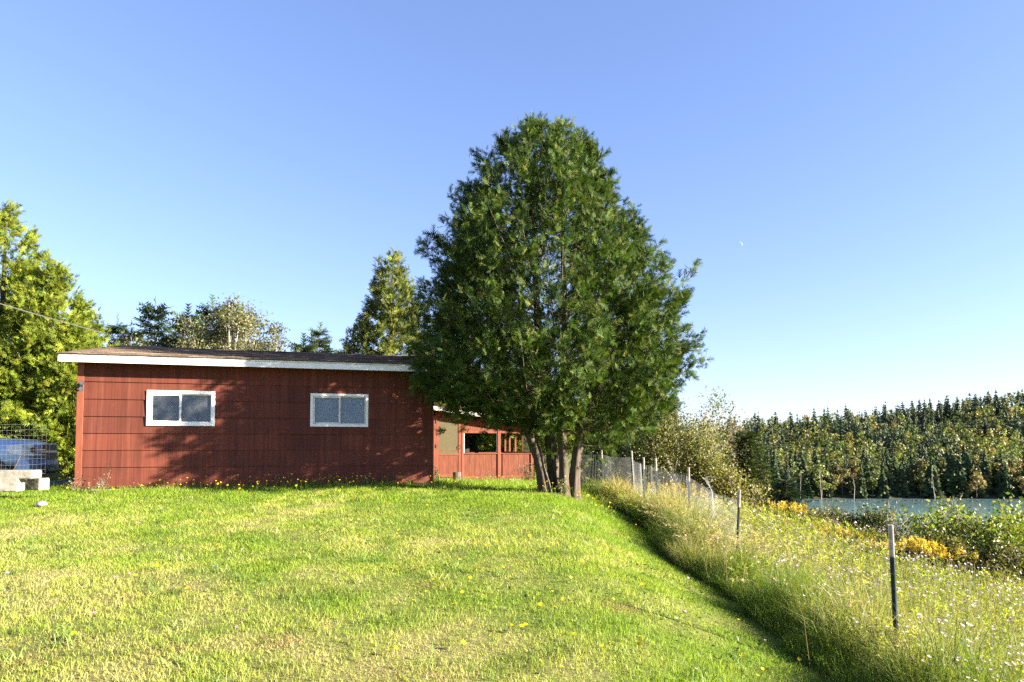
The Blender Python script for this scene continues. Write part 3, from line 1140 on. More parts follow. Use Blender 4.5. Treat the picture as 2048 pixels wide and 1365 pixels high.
def build_porch():
    p = thing('screened_porch', 'sunlit red screened porch with plank half wall and open bays behind the cedar', 'porch', (PX, PY, PZ), RZ)
    XE, DP = 4.34, 3.4
    zs = .765              # sill
    red, old = MAT['red_plain'], MAT['red_old']
    mb = MB(); mb.box(0, XE, 0.0, DP, -.06, 0.0); mb.build('floor', MAT['wood_grey'], p)
    # skirt board
    mb = MB(); mb.box(0.9, XE, -.035, -.005, -.21, -.03); mb.build('skirt_board', old, p, bevel=.004)
    # half wall planks
    x, k = 2.03, 0
    rg = random.Random(9)
    while x < XE - .06:
        w_ = min(rg.uniform(.17, .20), XE - .05 - x)
        if not (3.13 < x + w_ / 2 < 3.25):
            mb = MB(); d = rg.uniform(0, .003)
            mb.box(x + .002, x + w_ - .002, -.018 - d, .0, .0, zs - .03)
            mb.build('plank', old, p, bevel=.002)
        x += w_
    mb = MB(); mb.box(2.02, XE, -.001, .05, .0, zs - .031); mb.build('half_wall', old, p)
    mb = MB(); mb.box(2.02, XE + .02, -.045, .09, zs - .03, zs); mb.build('sill', red, p, bevel=.004)
    mb = MB(); mb.box(2.02, XE, -.028, -.0195, -.028, .03); mb.build('base_trim', red, p)
    # posts
    for a, b in ((1.06, 1.13), (1.955, 2.03), (3.14, 3.24), (XE - .09, XE)):
        mb = MB(); mb.box(a, b, -.05, .05, -.03, 1.95); mb.build('post', red, p, bevel=.006)
    for a in (0.0,):
        mb = MB(); mb.box(.0, 1.06, -.018, .03, -.05, 2.1); mb.build('side_panel', old, p)
    # header over the door and the openings, boards
    mb = MB(); mb.box(1.13, 1.955, -.03, .03, 1.90, 2.25); mb.build('door_header', old, p)
    for a, b in ((2.03, 2.4), (2.4, 2.78), (2.78, 3.14), (3.24, 3.6), (3.6, 3.95), (3.95, XE - .09)):
        mb = MB()
        zt = 2.23 - (a - 1.1) * .15
        mb.box(a + .002, b - .002, -.02, .02, 1.44, zt); mb.build('header_board', old, p, bevel=.002)
    mb = MB(); mb.box(2.03, XE - .09, -.034, -.0205, 1.40, 1.47); mb.build('opening_trim', red, p, bevel=.003)
    for a in (2.03, 3.105):
        mb = MB(); mb.box(a + .002, a + .028, -.016, .016, zs, 1.40); mb.build('screen_stop', MAT['white_old'], p)
    # screen door
    d = MB()
    x0, x1, z0, z1 = 1.14, 1.945, .01, 1.89
    d.box(x0, x0 + .085, -.045, -.015, z0, z1)
    d.box(x1 - .085, x1, -.045, -.015, z0, z1)
    d.box(x0 + .085, x1 - .085, -.045, -.015, z1 - .06, z1)
    d.box(x0 + .085, x1 - .085, -.045, -.015, z0, z0 + .10)
    d.box(x0 + .085, x1 - .085, -.045, -.015, .70, .745)
    door = d.build('screen_door', red, p)
    for k in range(4):
        a = x0 + .085 + k * (x1 - x0 - .17) / 4
        mb = MB(); mb.box(a + .0015, a + (x1 - x0 - .17) / 4 - .0015, -.033, -.02, z0 + .10, .70); mb.build('panel_board', old, door)
    mb = MB(); mb.box(x0 + .085, x1 - .085, -.031, -.029, .745, z1 - .06); mb.build('screen', MAT['screen'], door)
    mb = MB(); mb.box(x0 + .085, x1 - .085, -.0345, -.0315, .86, .875); mb.build('push_bar', red, door)
    for zz in (.18, .98, 1.76):
        mb = MB(); mb.box(x0 - .03, x0 + .02, -.056, -.0455, zz - .05, zz + .05); mb.tube([(x0 - .005, -.06, zz - .055), (x0 - .005, -.06, zz + .055)], .01, 6)
        mb.build('hinge', MAT['black_plastic'], door)
    mb = MB(); mb.tube([(x1 - .04, -.046, .9), (x1 - .04, -.09, .92), (x1 - .04, -.09, 1.0), (x1 - .04, -.046, 1.02)], .008, 6)
    mb.build('handle', MAT['black_plastic'], door)
    mb = MB(); mb.box(1.0, 2.05, -.12, -.036, -.06, -.015); mb.build('threshold', MAT['wood_grey'], p)
    # back wall: boards to the sill, interior shade put into the left part's colour
    mb = MB(); mb.box(0, 2.9, DP - .04, DP, 0, 2.0); mb.build('back_wall', MAT['inside_shade'], p)
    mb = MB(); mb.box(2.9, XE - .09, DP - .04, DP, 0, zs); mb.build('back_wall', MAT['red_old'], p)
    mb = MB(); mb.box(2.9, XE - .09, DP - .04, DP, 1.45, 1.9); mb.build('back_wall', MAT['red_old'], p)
    # end wall with three bays: two arched openings and one with screen
    mb = MB(); mb.box(XE - .09, XE - .05, .05, DP, 0, zs); mb.build('end_wall', old, p)
    mb = MB(); mb.box(XE - .10, XE - .04, .05, DP, zs, zs + .03); mb.build('end_sill', red, p)
    ybays = [.05, 1.05, 1.95, 2.75, 3.4]
    for y in ybays[1:]:
        mb = MB(); mb.box(XE - .10, XE - .04, y - .05, y + .0, zs + .03, 1.75); mb.build('end_post', red, p)
    mb = MB(); mb.box(XE - .095, XE - .045, .05, DP, 1.52, 1.75); mb.build('end_header', red, p)
    for a, b in ((1.05, 1.90), (1.95, 2.70), (2.75, 3.35)):
        # spandrel pieces that make each opening arched
        ab = MB()
        m, r = (a + b) / 2, (b - a) / 2
        t = np.linspace(0, math.pi, 15)
        ya, za = m - r * np.cos(t), 1.22 + .30 * np.sin(t)
        for i in range(14):
            ab.hexa([(XE - .09, ya[i], za[i]), (XE - .05, ya[i], za[i]), (XE - .05, ya[i + 1], za[i + 1]), (XE - .09, ya[i + 1], za[i + 1]),
                     (XE - .09, ya[i], 1.525), (XE - .05, ya[i], 1.525), (XE - .05, ya[i + 1], 1.525), (XE - .09, ya[i + 1], 1.525)])
        ab.build('arch', red, p)
    mb = MB(); mb.box(XE - .072, XE - .068, .05, 1.0, zs + .03, 1.52); mb.build('end_screen', MAT['screen_thin'], p)
    # shed roof falling to the right, pale edge
    zl, zr = 2.34, 1.74
    mb = MB()
    mb.hexa([(-.1, -.35, zl - .05 + .02), (XE + .35, -.35, zr - .07), (XE + .35, DP + .3, zr - .07), (-.1, DP + .3, zl - .03),
             (-.1, -.35, zl + .02), (XE + .35, -.35, zr - .02), (XE + .35, DP + .3, zr - .02), (-.1, DP + .3, zl + .02)])
    mb.build('roof', MAT['shingle'], p)
    mb = MB()
    mb.hexa([(-.1, -.375, zl - .08), (XE + .35, -.375, zr - .12), (XE + .35, -.352, zr - .12), (-.1, -.352, zl - .08),
             (-.1, -.375, zl + .035), (XE + .35, -.375, zr - .005), (XE + .35, -.352, zr - .005), (-.1, -.352, zl + .035)])
    mb.build('roof_edge', MAT['white_old'], p)
    for k in range(6):
        x = .5 + k * .72
        mb = MB(); zz = zl - .03 - (x + .1) * (.6 / 4.79)
        mb.box(x, x + .04, -.33, DP + .2, zz - .12, zz - .03); mb.build('rafter', old, p)
    for a in (1.2, 3.19, 4.2):
        mb = MB(); mb.box(a - .09, a + .09, .05, .25, -.45, -.062); mb.build('pier', MAT['concrete'], p)
    return p


build_porch()

# things round the porch


def rough_block(name, label, cat, loc, size, rz, mat, rng, hole=False, group=None, tilt=0):
    bm = bmesh.new()
    bmesh.ops.create_cube(bm, size=1)
    bmesh.ops.scale(bm, vec=size, verts=bm.verts)
    bmesh.ops.bevel(bm, geom=list(bm.edges), offset=.012, segments=2, affect='EDGES')
    bmesh.ops.subdivide_edges(bm, edges=[e for e in bm.edges if e.calc_length() > .08], cuts=3, use_grid_fill=True)
    for v in bm.verts:
        v.co += Vector(rng.normal(size=3)) * .0016
        v.co.z += size[2] / 2
    if hole:
        pass
    me = bpy.data.meshes.new(name); bm.to_mesh(me); bm.free()
    o = obj(name, me, mat)
    o.location = loc; o.rotation_euler = (tilt, tilt * .5, rz)
    return tag(o, label, cat, group)


r_ = np.random.default_rng(2)
p = at(913, 981, 19.0)
sg = MB()
sg.tube([(0, 0, -.1), (.01, 0, .12), (.015, .01, .30), (.015, .01, .31)], [.135, .12, .115, .09], 11)
st = sg.build('stump', MAT['wood_grey'])
st.location = (p.x, 19.0, Hs(p.x, 19.0))
tag(st, 'short grey wooden stump in the grass before the screen door', 'stump')
p = at(1030, 975, 20.6)
rough_block('stone_slab', 'pale stone slab lying under the right part of the porch', 'stone', (p.x, 20.6, Hs(p.x, 20.6) - .02), (.36, .25, .14), .3, MAT['concrete'], r_, tilt=.08)
p = at(975, 975, 20.8)
rough_block('doorstep_board', 'narrow weathered board lying flat in grass below the porch', 'board', (p.x, 20.8, Hs(p.x, 20.8) + .02), (.62, .16, .05), .2, MAT['wood_grey'], r_)

# ------------------------------------------------------------------ concrete blocks, wire panel, pickup at the left


def block_at(px, py, Y, sx, sy, sz, rz, label, dz=0.0, name='concrete_block'):
    q = at(px, py, Y)
    return rough_block(name, label, 'block', (q.x, Y, q.z), (sx, sy, sz), rz, MAT['concrete'], r_)


block_at(20, 983, 11.3, .34, .22, .23, .12, 'lower concrete block standing on end under the cap slab at the far left')
q = at(22, 958, 11.3)
rough_block('concrete_slab', 'long pale concrete cap slab lying on top of the block', 'slab', (q.x, 11.36, q.z + .004), (.72, .30, .135), .10, MAT['concrete'], r_)
block_at(72, 980, 11.7, .36, .2, .20, -.25, 'pale concrete block half sunk in grass right of the cap slab')
block_at(-32, 981, 11.35, .34, .22, .215, .05, 'concrete block holding the left end of the cap slab at the frame edge')

# dark plastic drain spout lying by the house corner
q = at(132, 962, 13.2)
dk = thing('drain_pipe', 'black plastic drain pipe lying on the ground by the left house corner', 'pipe', (q.x, 13.2, Hs(q.x, 13.2)), .2)
mb = MB(); mb.tube([(-.3, 0, .07), (-.05, 0, .09), (.12, .02, .12), (.25, .02, .13)], [.07, .075, .08, .09], 12)
mb.build('pipe', MAT['black_plastic'], dk)
mb = MB(); mb.tube([(.25, .02, .13), (.30, .02, .17), (.31, .02, .2)], [.1, .1, .09], 12)
mb.build('elbow', MAT['black_plastic'], dk)

# wire mesh panel in front of the pickup
wp = thing('mesh_fence', 'small welded wire garden panel standing before the pickup', 'wire fence', at(-60, 960, 11.9), .0)
a0 = np.array(at(-160, 955, 11.2)) - np.array(wp.location)
a1 = np.array(at(90, 948, 12.1)) - np.array(wp.location)
up = np.array([0, 0, .86])
hz = MB()
for k in range(11):
    t = k / 10
    n = 14
    pts = [a0 + (a1 - a0) * s + up * t + np.array([0, .012 * math.sin(s * 20 + k), .012 * math.sin(s * 9 + k * 2)]) for s in np.linspace(0, 1, n)]
    hz.tube(pts, .0009, 3, cap=False)
hz.build('horizontal_wires', MAT['wire'], wp)
vz = MB()
for s in np.linspace(0, 1, 28):
    o_ = a0 + (a1 - a0) * s
    vz.tube([o_, o_ + up * .5 + np.array([0, .01, 0]), o_ + up], .0006, 3, cap=False)
vz.build('vertical_wires', MAT['wire'], wp)
mb = MB(); o_ = a0 + (a1 - a0) * .72
mb.tube([o_ + np.array([-.03, -.03, -.1]), o_ + np.array([.16, -.03, .33])], [.008, .006], 5)
mb.build('stake', MAT['wood_grey'], wp)


# pickup
MAT['car_lens'] = simple('chrome_toned_headlight', (.95, .96, .98), (.45, .50, .58), 9, .1, 0, .6, .0)  # opaque; bright and dark chrome reflections put into the colour


def build_pickup():
    yaw = math.radians(21)
    nose = at(86, 950, 14.45)
    gx, gy = nose.x - .0, nose.y
    fwd = np.array([math.cos(yaw), math.sin(yaw)])
    side = np.array([-math.sin(yaw), math.cos(yaw)])   # to the far side of the truck
    # origin on the ground under the front bumper centre
    c = np.array([gx, gy]) + side * .62
    zg = at(100, 955, 14.4).z - .34
    t = thing('pickup_truck', 'blue grey pickup truck parked beside the house, front end showing', 'truck', (c[0], c[1], zg), yaw)
    w = .97
    # body lower: sections from nose to tail (x, half width, z_bottom, z_top of shoulder, z crown)
    sec = [(-.06, .70, .56, .98, 1.02), (-.16, .86, .52, 1.03, 1.08), (-.36, .94, .50, 1.07, 1.13), (-.8, .965, .48, 1.10, 1.17), (-1.4, .97, .48, 1.13, 1.20), (-1.75, .97, .46, 1.15, 1.21)]
    n = 9
    Vv, Q = [], []
    for (x, hw, zb, zs_, zc) in sec:
        ring = [(-hw * .97, zb), (-hw, zb + .2), (-hw, zs_ - .16), (-hw * .97, zs_), (-hw * .45, zc), (hw * .45, zc), (hw * .97, zs_), (hw, zs_ - .16), (hw, zb + .2), (hw * .97, zb)]
        Vv += [(x, y, z) for y, z in ring]
    m = 10
    for i in range(len(sec) - 1):
        for k in range(m):
            a, b = i * m + k, i * m + (k + 1) % m
            Q.append((a, b, b + m, a + m))
    Q += [(0, 9, 8, 1), (1, 8, 7, 2), (2, 7, 6, 3), (3, 6, 5, 4)]
    mb = MB(); mb.add(Vv, np.array(Q))
    me = mb.mesh('body', smooth_shade=True)
    bm = bmesh.new(); bm.from_mesh(me); bmesh.ops.recalc_face_normals(bm, faces=bm.faces)
    bm.to_mesh(me); bm.free()
    body = obj('hood', me, MAT['car'], t)
    sd = body.modifiers.new('sub', 'SUBSURF'); sd.levels = 2; sd.render_levels = 2
    # cab, bed
    mb = MB()
    cab = [(-1.74, .46), (-4.0, .46), (-4.0, 1.22), (-3.9, 1.86), (-3.6, 1.93), (-2.6, 1.93), (-2.35, 1.86), (-1.74, 1.22)]
    mb.prism([(x, z) for x, z in cab], 'y', -.93, .93)
    mb.build('cab', MAT['car'], t, bevel=.03)
    for s in (-1, 1):
        mb = MB(); mb.prism([(-3.8, 1.28), (-2.95, 1.28), (-2.95, 1.8), (-3.72, 1.8)], 'y', s * .932, s * .94); mb.build('window', MAT['black_plastic'], t)
        mb = MB(); mb.prism([(-2.88, 1.28), (-1.95, 1.28), (-2.45, 1.8), (-2.88, 1.8)], 'y', s * .932, s * .94); mb.build('window', MAT['black_plastic'], t)
    mb = MB()
    mb.box(-5.8, -4.02, -.95, .95, .5, 1.25)
    mb.build('bed', MAT['car'], t, bevel=.04)
    # grille shell, cross bars and black plates that paint the dark of the openings
    mb = MB()
    prof = [(-.60, .70), (.60, .70), (.66, .80), (.66, 1.0), (.58, 1.06), (-.58, 1.06), (-.66, 1.0), (-.66, .80)]
    mb.prism(prof, 'x', -.20, -.035)
    gr = mb.build('grille', MAT['car'], t, bevel=.02)
    for y0, y1 in ((-.56, -.05), (.05, .56)):
        for z0, z1 in ((.725, .855), (.90, 1.03)):
            mb = MB(); mb.box(-.06, -.029, y0, y1, z0, z1); mb.build('grille_black_plate', MAT['black_plastic'], gr)
    # headlights wrap the corner
    for s in (-1, 1):
        P = []
        for (x, y, z0, z1) in ((-.03, .64, .80, 1.01), (-.12, .86, .79, 1.03), (-.30, .965, .80, 1.03), (-.52, .985, .86, 1.00)):
            P.append((x, s * y, z0)); P.append((x, s * y, z1))
        mb = MB()
        Vo = P + [(a - .10, b * .88, c_) for a, b, c_ in P]
        Q = []
        for i in range(3):
            a, b, c_, d = 2 * i, 2 * i + 2, 2 * i + 3, 2 * i + 1
            Q += [(a, b, c_, d), (a + 8, d + 8, c_ + 8, b + 8), (a, a + 8, b + 8, b), (d, c_, c_ + 8, d + 8)]
        Q += [(0, 1, 9, 8), (6, 14, 15, 7)]
        mb.add(Vo, np.array(Q))
        hl = mb.build('headlight', MAT['car_lens'], t)
        mb = MB()
        mb.tube([(-.14, s * .885, .915), (-.125, s * .902, .915)], [.055, .05], 12)
        mb.build('bulb', MAT['chrome'], hl)
    # bumper
    ys_ = np.linspace(-1, 1, 15)
    Vv, Q = [], []
    for y in ys_:
        xb = .02 - .22 * abs(y) ** 3.2
        Vv += [(xb - .02, y * .98, .40), (xb + .04, y * .98, .46), (xb + .05, y * .98, .60), (xb, y * .98, .70), (xb - .16, y * .98, .71), (xb - .22, y * .98, .40)]
    for i in range(14):
        for k in range(6):
            a, b = i * 6 + k, i * 6 + (k + 1) % 6
            Q.append((a, b, b + 6, a + 6))
    mb = MB(); mb.add(Vv, [np.array(Q), np.array([(0, 5, 4, 3), (0, 3, 2, 1), (84, 87, 88, 89), (84, 85, 86, 87)])])
    me = mb.mesh('bumper', smooth_shade=False)
    bm = bmesh.new(); bm.from_mesh(me); bmesh.ops.recalc_face_normals(bm, faces=bm.faces); bm.to_mesh(me); bm.free()
    bp = obj('bumper', me, MAT['car'], t)
    for s in (-1, 1):
        mb = MB(); mb.box(.02, .055, s * .62 - .13, s * .62 + .13, .49, .58); mb.build('fog_lamp', MAT['black_plastic'], bp)
    mb = MB(); mb.box(-.25, .0, -.8, .8, .28, .40); mb.build('air_dam', MAT['black_plastic'], t)
    # wheels and arches
    for x in (-1.02, -4.7):
        for s in (-1, 1):
            ang = np.linspace(0, 2 * math.pi, 25)[:-1]
            mb = MB()
            mb.prism([(x + .50 * math.cos(a), .40 + .46 * math.sin(a)) for a in ang], 'y', s * .60, s * .978)
            mb.build('wheel_arch', MAT['black_plastic'], t)
            mb = MB()
            R = [(.62, .30), (.62, .36), (.66, .40), (.93, .40), (.97, .36), (.97, .25)]
            Vv = [(x + r * math.cos(a), s * y, .40 + r * math.sin(a)) for a in ang for y, r in R]
            Q = [(i * 6 + k, i * 6 + k + 1, ((i + 1) % 24) * 6 + k + 1, ((i + 1) % 24) * 6 + k) for i in range(24) for k in range(5)]
            mb.add(np.array(Vv) + np.array([0, s * .02, 0]), np.array(Q))
            wh = mb.build('wheel', MAT['tyre'], t)
            mb = MB(); mb.prism([(x + .25 * math.cos(a), .40 + .25 * math.sin(a)) for a in ang], 'y', s * .90, s * .975)
            mb.build('rim', MAT['chrome'], wh)
    return t


build_pickup()

# lilac domed thing in the grass
q = at(84, 998, 11.0)
mb = MB()
R = [(.0, .048), (.035, .045), (.062, .034), (.075, .018), (.078, .0), (.05, -.006)]
ang = np.linspace(0, 2 * math.pi, 17)[:-1]
Vv = [(r * math.cos(a), r * math.sin(a), z) for r, z in R for a in ang]
mb.add(Vv, np.array([(i * 16 + k, i * 16 + (k + 1) % 16, (i + 1) * 16 + (k + 1) % 16, (i + 1) * 16 + k) for i in range(5) for k in range(16)]))
MAT['lilac'] = simple('lilac_plastic', (.30, .22, .48), (.24, .18, .40), 6, .4)
o = mb.build('toy_disc', MAT['lilac'], smooth_shade=True)
o.location = (q.x, 11.0, Hs(q.x, 11.0) + .05)
o.rotation_euler = (.2, .1, 0)
tag(o, 'small pale lilac dome lying in the lawn near the concrete blocks', 'toy')

# overhead service cable coming from the left to the roof
mb = MB()
e0, e1 = np.array(at(-900, 275, 11.0)), np.array(at(318, 694, 16.2))
pts = []
for s in np.linspace(0, 1, 40):
    q = e0 + (e1 - e0) * s
    q[2] -= .55 * 4 * s * (1 - s) * .5
    pts.append(q)
# pass through the pixels seen in the photograph
mb.tube(pts, .010, 6)
c = mb.build('service_cable', MAT['black_plastic'])
tag(c, 'thin grey overhead cable running down from the left to the house roof', 'cable')
MAT['cable'] = simple('grey_cable', (.12, .115, .11), (.08, .076, .07), 9, .6)
c.data.materials[0] = MAT['cable']
# ------------------------------------------------------------------ the big white cedar
CED = ((.042, .080, .016), (.085, .13, .024), (.15, .185, .040))
TX, TY = .78, 14.0


def prof_px(rows, cxp, Y):
    out = []
    for (py, l, r) in rows:
        z = at(cxp, py, Y).z
        out.append((z, max(0.04, (cxp - l) / F * Y), max(0.04, (r - cxp) / F * Y)))
    return out


def build_big_cedar():
    rng = np.random.default_rng(21)
    gz = Hs(TX, TY)
    t = thing('cedar_tree', 'large dark green multi-stemmed cedar standing at the right end of the red house', 'tree', (0, 0, 0))
    rows = [(258, 1055, 1110), (275, 1022, 1165), (305, 976, 1202), (350, 945, 1222), (400, 912, 1250), (450, 893, 1275), (500, 868, 1300),
            (550, 852, 1330), (600, 852, 1352), (650, 846, 1364), (700, 840, 1374), (740, 838, 1374), (765, 860, 1358), (790, 910, 1345), (815, 1000, 1318), (846, 1085, 1275)]
    cxp = 1024 + TX / TY * F
    V, Fs, C, (root, tip) = cedar_crown(TX, TY, [(z, max(l - .03, .05), max(r - .06, .05)) for z, l, r in prof_px(rows, cxp, TY)], 480, 112, .155, CED, (4, 4, 1.6), rng, SPRAY, .20, .42)
    # a few outstanding branches on the right
    ex = []
    for px, py, bx, by in ((1390, 530, 1330, 640), (1380, 590, 1320, 660), (1385, 690, 1320, 720), (1370, 660, 1310, 700), (862, 470, 930, 540), (828, 735, 900, 745), (835, 775, 900, 770), (1062, 240, 1070, 300), (1110, 262, 1105, 310), (1150, 270, 1130, 320), (1185, 300, 1150, 345), (1000, 285, 1040, 330)):
        a, b = np.array(at(bx, by, TY + rng.uniform(-.8, .8))), np.array(at(px, py, TY + rng.uniform(-.6, .6)))
        n = 60
        s = rng.uniform(0, 1, n)
        pos = a + (b - a) * s[:, None] + rng.normal(size=(n, 3)) * (.13 * (1.1 - s))[:, None]
        d = norm(b - a) * .8 + rng.normal(size=(n, 3)) * .4 + np.array([0, 0, .25])
        ex.append(stamp(SPRAY[0], SPRAY[1], pos, d, rng.normal(size=(n, 3)), .26 * rng.uniform(.6, 1.2, n), vary(n, mixcols(n, CED, (4, 4, 1.6), rng), .16, .06, rng)))
    mb = MB(); mb.add(V, Fs, C)
    for v, f, c_ in ex:
        mb.add(v, f, c_)
    mb.build('crown', MAT['leaf'], t, color=True)
    # stems
    stems = [((1092, 985), (1075, 915), (1052, 850), (1000, 700), (985, 560), .0, .098),
             ((1112, 988), (1104, 915), (1096, 845), (1075, 640), (1065, 420), .35, .115),
             ((1128, 990), (1126, 920), (1122, 860), (1130, 620), (1120, 330), -.1, .088),
             ((1146, 990), (1152, 915), (1163, 850), (1230, 680), (1265, 540), .05, .098)]
    for a, b, c1, d, e, dy, r in stems:
        P = [np.array(at(*a, TY + dy)), np.array(at(*b, TY + dy)), np.array(at(*c1, TY + dy)), np.array(at(*d, TY + dy * .5)), np.array(at(*e, TY))]
        P0 = P[0].copy(); P0[2] = Hs(P0[0], P0[1]) - .15
        Ps = [P0, P0 + (P[1] - P0) * .25, P[0] * .55 + P[1] * .45, P[1], P[2], P[3], P[4]]
        V, Q, T = tube_np(Ps, [r * 1.95, r * 1.35, r * 1.08, r, r * .95, r * .6, .03], 18, False)
        # fluted, uneven bark
        ax = np.repeat(np.array(Ps), 18, 0)
        rad = V - ax
        k = np.tile(np.arange(18), len(Ps))
        fl = 1 + .15 * np.sin(k * 1.745 + r * 40) + .11 * np.sin(k * 2.79 + ax[:, 2] * 1.3) + rng.normal(size=len(V)) * .025
        V = ax + rad * fl[:, None]
        m_ = MB(); m_.add(V, Q)
        m_.build('trunk', MAT['bark'], t, smooth_shade=True)
    branches_mb(root, tip, rng, .018, 2).build('branchwork', MAT['bark_mid'], t)
    m_ = MB()
    m_.tube([at(1104, 988, 13.6), at(1098, 965, 13.62), at(1089, 935, 13.65), at(1080, 890, 13.75)], [.022, .02, .017, .012], 6)
    m_.build('dead_stem', MAT['bark_mid'], t)
    return t


build_big_cedar()

# ------------------------------------------------------------------ cedars at the left and behind
YEL = ((.155, .205, .020), (.23, .27, .028), (.10, .145, .020))


def cedar(label, x, y, h, prof, K, S, size, cols, wts, seed, template=SPRAY_LO, spread=.3, trunk_r=.16, inner=.4, name='cedar_tree', group=None):
    rng = np.random.default_rng(seed)
    gz = Hs(x, y)
    t = thing(name, label, 'tree', (x, y, gz), 0, group)
    pr = [(z * h, l, r) for z, l, r in prof]
    V, Fs, C, (root, tip) = cedar_crown(0, 0, pr, K, S, size, cols, wts, rng, template, spread, inner)
    V[:, 2] = np.maximum(V[:, 2], .02)
    mb = MB(); mb.add(V, Fs, C)
    mb.build('crown', MAT['leaf'], t, color=True)
    mb = MB()
    mb.tube([(0, 0, -.2), (.02, .03, h * .3), (-.03, 0, h * .7), (0, 0, h * .96)], [trunk_r * 1.3, trunk_r, trunk_r * .5, .02], 9)
    mb.build('trunk', MAT['bark'], t)
    branches_mb(root, tip, rng, .02, 3).build('branchwork', MAT['bark_pale'], t)
    return t


# big sunlit cedar at the left edge, and the taller one behind it
def cone(rb, top=.05, belly=.3):
    return [(0.02, rb * .72, rb * .72), (belly * .5, rb * .95, rb * .95), (belly, rb, rb), (.6, rb * .72, rb * .72), (.82, rb * .40, rb * .40), (1, top, top)]


def cedar_px(label, pxc, py_top, Y, half_w, seed, K=150, S=80, size=.27, cols=YEL, wts=(3, 3, 1), spread=.30, belly=.3):
    q = at(pxc, py_top, Y)
    h = q.z - Hs(q.x, Y)
    return cedar(label, q.x, Y, h, cone(half_w, .08, belly), K, S, size, cols, wts, seed, SPRAY_LO, spread)


cedar_px('tall yellow green sunlit cedar at the left frame edge, topmost of the left cedars', 14, 405, 26.0, 3.1, 31, 200, 120, .235)
cedar_px('broad sunlit cedar between the left edge and the house roof', 108, 522, 25.0, 2.75, 32, 190, 120, .23)
cedar_px('sunlit cedar beyond the left edge beside the pickup', -110, 470, 24.5, 3.0, 33, 80, 50, .32)
cedar_px('small bright cedar close behind the pickup nose and house corner', 155, 640, 24.0, 1.7, 34, 110, 80, .25)
cedar_px('olive green pointed cedar rising behind the roof left of the big cedar', 786, 513, 26.0, 2.05, 35, 190, 80, .25, ((.12, .15, .030), (.19, .21, .045), (.08, .10, .022)), (3, 3, 1))
cedar_px('bright cedar seen through the porch bays behind the trunks', 1058, 700, 29.0, 1.9, 36, 110, 60, .32)
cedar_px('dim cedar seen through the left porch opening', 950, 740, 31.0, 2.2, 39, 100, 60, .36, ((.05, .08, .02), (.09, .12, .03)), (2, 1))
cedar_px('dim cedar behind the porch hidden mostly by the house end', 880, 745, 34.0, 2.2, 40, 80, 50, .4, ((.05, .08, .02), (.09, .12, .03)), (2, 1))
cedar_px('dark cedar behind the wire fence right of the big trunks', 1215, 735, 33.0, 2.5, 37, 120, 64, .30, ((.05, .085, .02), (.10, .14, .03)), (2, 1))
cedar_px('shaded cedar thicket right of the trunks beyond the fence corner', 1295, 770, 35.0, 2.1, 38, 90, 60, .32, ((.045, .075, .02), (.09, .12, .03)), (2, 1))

# ------------------------------------------------------------------ trees behind the roof
SPR = ((.030, .055, .028), (.050, .080, .036), (.075, .10, .045))
SPRG = ((.045, .075, .030), (.075, .105, .045), (.11, .14, .06))
rg = np.random.default_rng(41)


def spruce_px(label, pxc, py_top, Y, r, seed, cols=SPR, whorls=24, per=9, twigs=7, tw=.34, droop=.25, group=None):
    q = at(pxc, py_top, Y)
    h = q.z - Hs(q.x, Y)
    return spruce('spruce_tree', label, q.x, Y, h, r, np.random.default_rng(seed), whorls, per, twigs, tw, cols, (3, 2, 1), group, droop)


spruce_px('dark spruce with tiered branches above the left part of the roof', 311, 610, 38.0, 2.3, 51, tw=.75, twigs=7, per=10, whorls=22)
spruce_px('spruce half hidden by the pale grey tree behind the roof', 376, 625, 40.0, 2.4, 52, tw=.8, twigs=7, whorls=22)
spruce_px('spruce top poking out above the pale grey tree behind the roof', 425, 606, 46.0, 2.6, 53, tw=.9, twigs=7, whorls=22)
spruce_px('slim pale green spruce behind the middle of the roof', 640, 658, 36.0, 1.3, 54, SPRG, 24, 9, 7, .6)
spruce_px('small dark spruce top left of the slim pale spruce', 607, 682, 35.0, 1.5, 55, SPR, 22, 9, 7, .62)
spruce_px('tiny dark spruce tip showing above the roof near the olive cedar', 687, 698, 38.0, 1.2, 56, SPR, 22, 9, 7, .6)
spruce_px('thin greyish spruce spire just right of the left cedars', 236, 640, 40.0, 1.2, 57, SPRG, 22, 9, 7, .62)
spruce_px('low dark spruce between the greyish spire and tiered spruce', 262, 655, 36.0, 1.3, 58, SPR, 22, 9, 7, .62)
spruce_px('low grey green spruce beneath the tiered spruce at roof line', 345, 672, 34.0, 1.6, 59, SPRG, 22, 9, 7, .6)


def broad_px(label, pxc, py_top, Y, width, seed, name='birch_tree', cat='tree', **kw):
    q = at(pxc, py_top, Y)
    h = q.z - Hs(q.x, Y)
    return broad_plant(name, label, cat, q.x, Y, h, width, np.random.default_rng(seed), **kw)


OLV = ((.165, .165, .06), (.21, .195, .075), (.11, .125, .045))


def dome_px(label, pxc, py_top, Y, width, seed, name='birch_tree', **kw):
    q = at(pxc, py_top, Y)
    h = q.z - Hs(q.x, Y)
    return dome_tree(name, label, 'tree', q.x, Y, h, width, np.random.default_rng(seed), **kw)


dome_px('wide olive grey tree with pale branches above the roof', 470, 580, 33.0, 2.6, 61, lobes=84, per=380, leaf=.105, cols=OLV, wts=(3, 2, 2), lobe_r=.36, zc=.55)
dome_px('loose grey leaved tree at the right side of the wide olive tree', 548, 640, 34.0, .9, 62, lobes=16, per=160, leaf=.13, cols=OLV, wts=(3, 2, 2), lobe_r=.32, r0=.08)
dome_px('low pale shrubby tree with bare twigs right of the left cedars', 268, 664, 33.0, 1.2, 63, lobes=18, per=150, leaf=.12, cols=((.26, .25, .13), (.18, .19, .10)), wts=(1, 1), lobe_r=.34, r0=.08)

